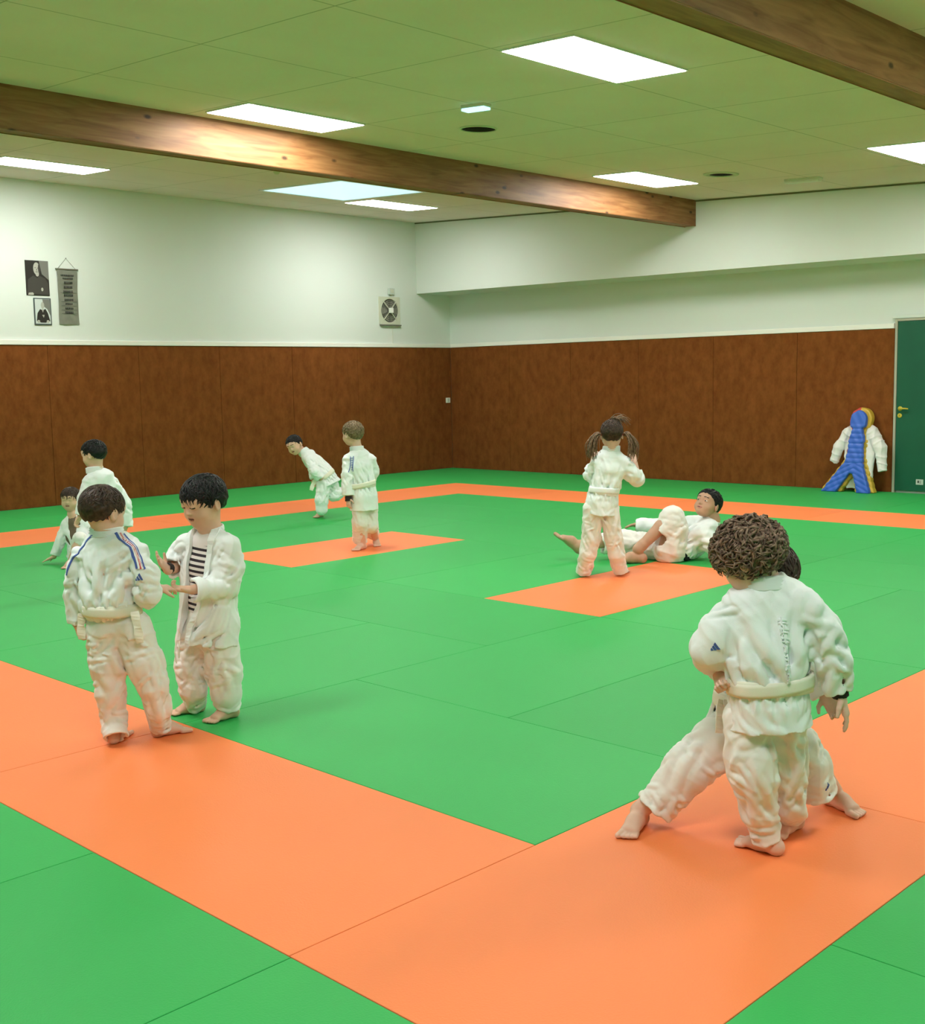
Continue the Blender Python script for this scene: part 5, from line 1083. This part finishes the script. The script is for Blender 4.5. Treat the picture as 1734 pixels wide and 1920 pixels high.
hair(o, p, M, s, 'short', M_HBROWN, 23, thick=.035, n=520, L=.30, rad=.014, lift=.01)

# --- black-haired boy talking, open jacket over striped shirt
S = P_['asian']
def op_b(c):
    J = S['jac']; side = unit(S['side']); f = unit(np.cross(side, V(0, 0, 1))) * -1.0
    f = unit(V(-.47, -.88, 0))
    for (i, u, w_) in ((0, .0, .045), (1, -.0, .040), (2, .0, .046), (3, -.012, .040), (4, -.035, .030), (5, -.045, .032)):
        pass
    tb = [(0, .0, .05), (1, .0, .046), (2, -.002, .048), (3, -.012, .042), (4, -.040, .022), (5, -.050, .030)]
    pts = [V(*J[i][0]) + side * u + f * (J[i][2] + .0) for i, u, w_ in tb]
    c.path(pts, [(w_, .075) for _, _, w_ in tb], side, k=.004, kk=.004, op='-')
    c.seg(pts[-1], pts[-1] + V(0, 0, -.05), (.034, .08), side=side, k=.004, op='-')
o, p, M, s = body(S, 'black-haired boy facing left, open white jacket over a striped shirt, hands held out', M_SKIN2, .0027,
                  [((.55, -.35, .75), 1, .25, .115), ((-.1, -.25, .95), -1, .8, .115)], (.15, .155), mouth=True, brow=M_HBLACK, slim=.92, closed=True)
M_STRIPE = mat('striped_knit', (0.75, 0.70, 0.68), 0.85, bump=(300, .2, .001)); nt, b_ = nodes(M_STRIPE)
tc = nt.nodes.new('ShaderNodeTexCoord'); sx = nt.nodes.new('ShaderNodeSeparateXYZ'); nt.links.new(tc.outputs['Object'], sx.inputs[0])
q = mathn(nt, 'FRACT', mathn(nt, 'DIVIDE', mathn(nt, 'ADD', sx.outputs[2], mathn(nt, 'MULTIPLY', sx.outputs[0], .12)), .0245)); g = mathn(nt, 'GREATER_THAN', q, 0.52)
g = mathn(nt, 'MULTIPLY', g, mathn(nt, 'LESS_THAN', sx.outputs[2], S['jac'][1][0][2] - .012))
mx = nt.nodes.new('ShaderNodeMix'); mx.data_type = 'RGBA'; mx.inputs[6].default_value = (.74, .67, .66, 1); mx.inputs[7].default_value = (.035, .025, .032, 1)
nt.links.new(g, mx.inputs[0]); nt.links.new(mx.outputs[2], b_.inputs['Base Color'])
def shirt(root, S, res, m, seed):
    T = S['shirt']; al = np.array([q[0] for q in T]); c = Clay(al.min(0) - .15, al.max(0) + .15, res)
    c.path([q[0] for q in T], [(q[1], q[2]) for q in T], S['side'], k=0, kk=.02, c1=True)
    c.warp(folds(seed, .07, .003, V(0, 0, 1)), .02); d = unit(V(*S['neck']) - V(*T[2][0])); c.seg(V(*T[0][0]) - d * .02, V(*T[0][0]) + d * .05, (T[0][1] - .008, T[0][2] - .008), side=S['side'], k=.002, op='-')
    P, F = c.mesh(1); return mesh_obj('shirt', P, F, m, root)
tag(shirt(o, S, .004, M_STRIPE, 4), 'black and white horizontally striped shirt')
jk, bv = jacket(o, S, 53, .0037, M_GI, opening=op_b, amp=.0095)
# lapel bands beside the opening
J = S['jac']; side = unit(S['side']); f = unit(V(-.47, -.88, 0))
tb = [(0, .0, .05), (1, .0, .046), (2, -.002, .048), (3, -.012, .042), (4, -.040, .022), (5, -.050, .030)]
for sg in (-1, 1):
    pts = [V(*J[i][0]) + side * (u + sg * (w_ + .014)) + f * (J[i][2] + .01) for i, u, w_ in tb]
    pts = [V(*J[0][0]) + side * sg * .066 - f * .035 + V(0, 0, .012), V(*J[0][0]) + side * sg * .062 + f * .02 + V(0, 0, .0)] + pts[1:]
    Pq, Fq = ribbon(bv, pts, .030, off=.006, th=.006); MB().add(Pq, Fq).build('lapel', M_GI, jk, smooth=False)
cl = V(*J[0][0]); c = Clay(cl - .13, cl + .13, .0035)
arc = [cl + side * .066 * math.sin(a) - f * .060 * math.cos(a) + V(0, 0, .012 * math.cos(a * .62)) for a in np.linspace(-2.25, 2.25, 17)]
hwid = [.021 - .009 * abs(i - 8) / 8 for i in range(17)]
for i in range(16): c.seg(arc[i], arc[i + 1], (hwid[i], .006), (hwid[i + 1], .006), side=V(0, 0, 1), k=.004)
Pc, Fc = c.mesh(1); mesh_obj('collar', Pc, Fc, M_GI, jk)
trs, bt = trousers(o, S, 59, .0038, M_GI2, amp=.007)
x_, y_, z_ = S['torso'][3]; 
mb = MB(); mb.tube([(x_ - .115, y_ - .10, z_ - .005), (x_ - .118, y_ - .12, z_ - .05), (x_ - .112, y_ - .12, z_ - .10)], .0028, 6); mb.build('drawstring', M_BELT, trs)
mb = MB(); mb.tube([(x_ - .10, y_ - .105, z_ - .005), (x_ - .098, y_ - .125, z_ - .04), (x_ - .10, y_ - .122, z_ - .075)], .0028, 6); mb.build('drawstring', M_BELT, trs)
hair(o, p, M, s, 'bang', M_HBLACK, 24, thick=.045, n=620, L=.26, rad=.014, lift=.015, crown=(0.05, -.22), res=.0035)
cuff(o, lerp(S['wrl'], S['ell'], .25), lerp(S['wrl'], S['hal'], .12), .026, M_DARKCLOTH)

# --- black-haired child standing behind, far left
S = P_['behind']
o, p, M, s = body(S, 'child with short black hair facing left, standing behind the brown-haired boy', M_SKIN2, .0045,
                  [((.8, -.2, 0), 1, .9, .11), ((-.8, 0, 0), -1, .9, .11)], brow=M_HBLACK)
jk, bv = jacket(o, S, 61, .005, M_GI, amp=.007); collar(jk, S, bv, M_GI); trousers(o, S, 62, .005, M_GI2); belt(o, S, M_BELT, bvj=bv)
hair(o, p, M, s, 'short', M_HBLACK, 25, thick=.045, n=260, L=.22, rad=.018, res=.005)
# --- child sitting on the mats
S = P_['sitter']
def op_e(c):
    J = S['jac']; side = unit(S['side']); f = unit(V(-.08, -1, 0))
    pts = [V(*J[i][0]) + f * J[i][2] for i in (0, 1, 2, 3)]; c.path(pts, [(.035, .05), (.032, .05), (.024, .05), (.01, .04)], side, k=.004, kk=.004, op='-')
o, p, M, s = body(S, 'dark brown-haired child sitting on the mats at far left, one hand on the floor', M_SKIN2, .0045,
                  [((0, -.1, -1), -1, .1, .11), ((0, 0, -1), 1, .3, .11)], slim=.85, brow=M_HBROWN, eye=True)
sh_ = shirt(o, S, .0045, mat('shirt_grey_brown', (.16, .11, .08), .9), 5); tag(sh_, 'grey brown undershirt')
jk, bv = jacket(o, S, 63, .0045, M_GI, opening=op_e, amp=.006); trousers(o, S, 64, .0045, M_GI2)
hair(o, p, M, s, 'bang', M_HBROWN, 26, thick=.045, n=260, L=.26, rad=.018, res=.005)
# --- boy bending forward near the back wall
S = P_['bender']; S['carve'] = .02
o, p, M, s = body(S, 'dark-haired laughing child bending forward on one leg near the brown wall', M_SKIN2, .0045,
                  [((0, 1, 0), 1, .7, .11), ((0, -1, 0), -1, .7, .11)], lift=(False, True), mouth=True, brow=M_HBLACK, eye=True)
jk, bv = jacket(o, S, 65, .005, M_GI, amp=.007); collar(jk, S, bv, M_GI); trousers(o, S, 66, .005, M_GI)
bx = S['belt'][0]; belt(o, S, M_BELT, bvj=bv, ends=[[(bx[0] - .10, bx[1] - .12, bx[2] - .03), (bx[0] - .13, bx[1] - .13, bx[2] - .08), (bx[0] - .15, bx[1] - .13, bx[2] - .14)]])
hair(o, p, M, s, 'short', M_HBLACK, 27, thick=.03, n=240, L=.22, rad=.018, res=.005)
# --- blond boy standing on the orange mat
S = P_['blond']
o, p, M, s = body(S, 'blond child standing on an orange mat, back turned, dark cuff at the wrist', M_SKIN, .004,
                  [((.5, .6, 0), 1, .7, .11), ((-.2, .3, .8), -1, .8, .11)])
jk, bv = jacket(o, S, 67, .0045, M_GI, amp=.006); collar(jk, S, bv, M_GI); trousers(o, S, 68, .0045, M_GI2, amp=.005); belt(o, S, M_BELT, bvj=bv, wraps=2)
cuff(o, lerp(S['wrl'], S['ell'], .1), lerp(S['wrl'], S['hal'], .32), .030, M_DARKCLOTH)
a0 = V(*S['shl'])
for dx in (-.0, .030):
    Pq, Fq = ribbon(bv, [a0 + V(.022 + dx, -.07, .035), a0 + V(.018 + dx, -.08, -.03), a0 + V(.012 + dx, -.09, -.10)], .006); MB().add(Pq, Fq).build('shoulder_stripe', M_BLUE, jk)
gl = []
for k in range(6): z0 = .055 - k * .020; gl += [[(-.008, z0), (.008, z0), (.008, z0 + .003), (-.008, z0 + .003)], [(-.007, z0 - .009), (-.004, z0 - .009), (-.004, z0), (-.007, z0)], [(.003, z0 - .009), (.006, z0 - .009), (.006, z0 + .006), (.003, z0 + .006)]]
stamp(bv, a0 + V(.032, -.09, -.035), V(1, 0, 0), V(0, 0, 1), gl).build('label_print', M_BLUE, jk)
hair(o, p, M, s, 'short', M_HBLOND, 28, thick=.04, n=380, L=.26, rad=.016, res=.0045)
# --- girl with two pigtails
S = P_['girl']; S['carve'] = .02
o, p, M, s = body(S, 'girl with two light brown pigtails seen from behind in white judo suit', M_SKIN, .004,
                  [((.2, .9, 0), -1, .8, .11), ((-.2, .9, 0), 1, .8, .11)])
jk, bv = jacket(o, S, 69, .0042, M_GI, amp=.007); collar(jk, S, bv, M_GI); trousers(o, S, 70, .0042, M_GI2, amp=.007); belt(o, S, M_GI, bvj=bv)
hr = hair(o, p, M, s, 'tail', M_HBROWN, 29, thick=.03, n=300, L=.34, rad=.014, res=.0045)
rng = np.random.RandomState(8)
for sg, dx, nm in ((-1, -.085, 'pigtail'), (1, .085, 'pigtail')):
    mb = MB(); root_ = p + M @ V(sg * .38, -.10, -.02) * s
    tag(MB().tube([root_ + V(-.004, 0, .004), root_ + V(.004, 0, -.004)], .013, 10).build('hair_tie', M_RED, o), None)
    for k in range(90):
        j = rng.normal(size=3) * .007; w_ = rng.uniform(-1, 1); L_ = rng.uniform(.8, 1.1)
        pts = [root_ + j * .4, root_ + V(sg * .035, -.01, .006) + j, root_ + V(sg * .066 + w_ * .014, -.02, -.045) + j * 1.8, root_ + V(sg * .078 + w_ * .022, -.02, -.10 * L_) + j * 2.2, root_ + V(sg * .070 + w_ * .020, -.01, -.165 * L_) + j * 2.4]
        q = []
        for i in range(4):
            for t in (0, .33, .66): q.append(lerp(pts[i], pts[i + 1], t))
        q.append(pts[-1]); q = np.array(q); q[1:-1] = (q[:-2] + q[1:-1] + q[2:]) / 3
        mb.tube(q, np.linspace(.0035, .0012, len(q)), 5)
    mb.build(nm, M_HTAIL, hr, smooth=True)
mb = MB()
for k in range(40):
    r0 = p + M @ V(rng.uniform(-.15, .25), rng.uniform(-.2, .1), .52) * s; e = rng.normal(size=3) * .008
    mb.tube([r0, r0 + V(.03, 0, .012) + e, r0 + V(.06, 0, .006) + e * 1.5, r0 + V(.08, -.01, -.018) + e * 2], [.003, .003, .002, .001], 5)
mb.build('flying_strands', M_HTAIL, hr, smooth=True)
# --- man lying on his back
S = P_['man']; S['carve'] = .012; S['trl'][0][1] = .14; S['trl'][1][1] = .118
o, p, M, s = body(S, 'dark-haired man in white judo suit and black belt lying on the mats, one knee raised', M_SKIN3, .0055,
                  [((0, 0, -1), 1, .3, .18), ((0, -.3, -1), -1, .3, .18)], (.25, .25), lift=(False, True), child=False, brow=M_HBLACK, eye=True)
S['belt'][1] = .170; S['belt'][2] = .118; jk, bv = jacket(o, S, 71, .006, M_GI, amp=.007, k_arm=.02, child=False); collar(jk, S, bv, M_GI, hw=.022); trousers(o, S, 72, .006, M_GI2, amp=.005, child=False); belt(o, S, M_BLACKBELT, bvj=bv, hw=.022)
hair(o, p, M, s, 'short', M_HBLACK, 30, thick=.035, n=240, L=.12, rad=.014, res=.005, lift=.05)

# ---------------------------------------------------------------- throwing dummy in an old jacket against the right wall
M_DBLUE = mat('vinyl_blue', (.035, .13, .62), .38, .5); M_DYEL = mat('vinyl_yellow', (.62, .40, .05), .45, .4); M_DRED = mat('vinyl_red', (.62, .06, .05), .45, .4); M_DGREY = mat('vinyl_grey', (.22, .20, .13), .5)
dm = tag(empty('training_dummy', (7.29, -.30, 0)), 'blue, yellow and red padded throwing dummy leaning on the brown wall by the green door', 'dummy')
def slant(P, k=.16):   # leans back on the wall
    P = np.array(P); P[:, 1] += P[:, 2] * k; return P
def dummy_part(name, mtl, y0, y1, grow, lean_x=0, m2=None, h=.008, only=None):
    c = Clay((-.5, -.22, -.02), (.5, .24, 1.12), h); yc = (y0 + y1) / 2; hh = (y1 - y0) / 2
    c.ell((lean_x, yc, .885), (.112 + grow, hh * 8, .128 + grow), k=0)
    c.seg((lean_x, yc, .80), (lean_x - .005, yc, .66), (.062 + grow, hh * 8), (.088 + grow, hh * 8), side=(1, 0, 0), k=.012)
    c.seg((lean_x - .005, yc, .66), (-.01, yc, .34), (.090 + grow, hh * 8), (.115 + grow, hh * 8), side=(1, 0, 0), k=.03)
    c.seg((-.06, yc, .36), (-.32, yc, -.02), (.072 + grow, hh * 8), (.085 + grow, hh * 8), side=(1, 0, .3), k=.02)
    c.seg((.03, yc, .36), (.15, yc, -.02), (.072 + grow, hh * 8), (.085 + grow, hh * 8), side=(1, 0, .2), k=.02)
    d = np.abs(c.o[1] + c.h * np.arange(c.n[1]) - yc)[None, :, None] - hh
    a = c.D; e = np.maximum(d, 0) ** 2 * 1.0
    k = .018; t = np.clip(.5 - .5 * (a - d) / k, 0, 1); c.D = (a * t * 0 + np.where(True, (d * t + a * (1 - t)) + k * t * (1 - t), 0)).astype(np.float32)
    def seams(P):
        z = P[:, 2]; q = np.where(z < .36, z + np.abs(P[:, 0]) * .5, z * 1.0)
        return .009 * (np.abs(np.sin(q * 52)) ** .5 - .6) * (z < .84) + .003 * np.sin(P[:, 0] * 60 + z * 33)
    c.warp(seams, .02); c.plane((0, 0, .003), (0, 0, -1))
    P, F = c.mesh(1); P = slant(P, .17)
    fm = None
    if m2:
        ctr = P[F].mean(1); fm = (ctr[:, 0] < lean_x - .005).astype(int) if only is None else only(ctr)
        return mesh_obj(name, P, F, [mtl, m2], dm, fm=fm)
    return mesh_obj(name, P, F, mtl, dm)
dummy_part('front_pad', M_DBLUE, -.075, -.005, -.004)
bk = dummy_part('back_pad', M_DYEL, -.01, .085, .030, .004, m2=M_DRED, only=lambda q: ((q[:, 0] < .0) & (q[:, 2] > .5)).astype(int))
# jacket hanging open round the dummy
jt = tag(empty('judo_jacket', (7.29, -.30, 0)), 'old cream judo jacket hung open over the shoulders of the padded dummy', 'jacket')
def old_jacket():
    c = Clay((-.45, -.2, .0), (.5, .2, .95), .006)
    ye = .05
    c.path([(0, ye, .80), (0, ye, .70), (0.01, ye, .45), (0.03, ye, .2), (.04, ye, .05)], [(.16, .055), (.225, .065), (.20, .07), (.17, .07), (.17, .06)], side=(1, 0, 0), k=0, kk=.03, c1=True)
    for sg in (-1, 1):
        c.path([(sg * .15, ye - .01, .74), (sg * .27 + .005, ye - .02, .55), (sg * .325 + .01, ye - .03, .36 if sg < 0 else .27)], [.07, .068, .055], k=.02, kk=.02, c1=True, fold=(.008, .09, .6, 3 + sg))
    c.warp(folds(5, .12, .012, V(0, 0, 1), bias=.9), .03)
    c.seg((.0, -.06, .95), (-.0, -.06, .50), (.085, .11), (.13, .11), side=(1, 0, 0), k=.004, op='-')
    c.seg((.0, -.06, .50), (-.04, -.06, .0), (.13, .115), (.20, .12), side=(1, 0, 0), k=.004, op='-')
    c.seg((-.01, -.03, 1.0), (-.0, .0, .74), (.085, .08), (.08, .07), side=(1, 0, 0), k=.01, op='-')
    P, F = c.mesh(1); return slant(P, .17), F
P, F = old_jacket(); mesh_obj('cloth', P, F, M_GI2, jt)
mb = MB()
for sg in (-1, 1): mb.box((sg * .17 - .05, -.0, .79), (sg * .17 + .05, .03, .797), .003)
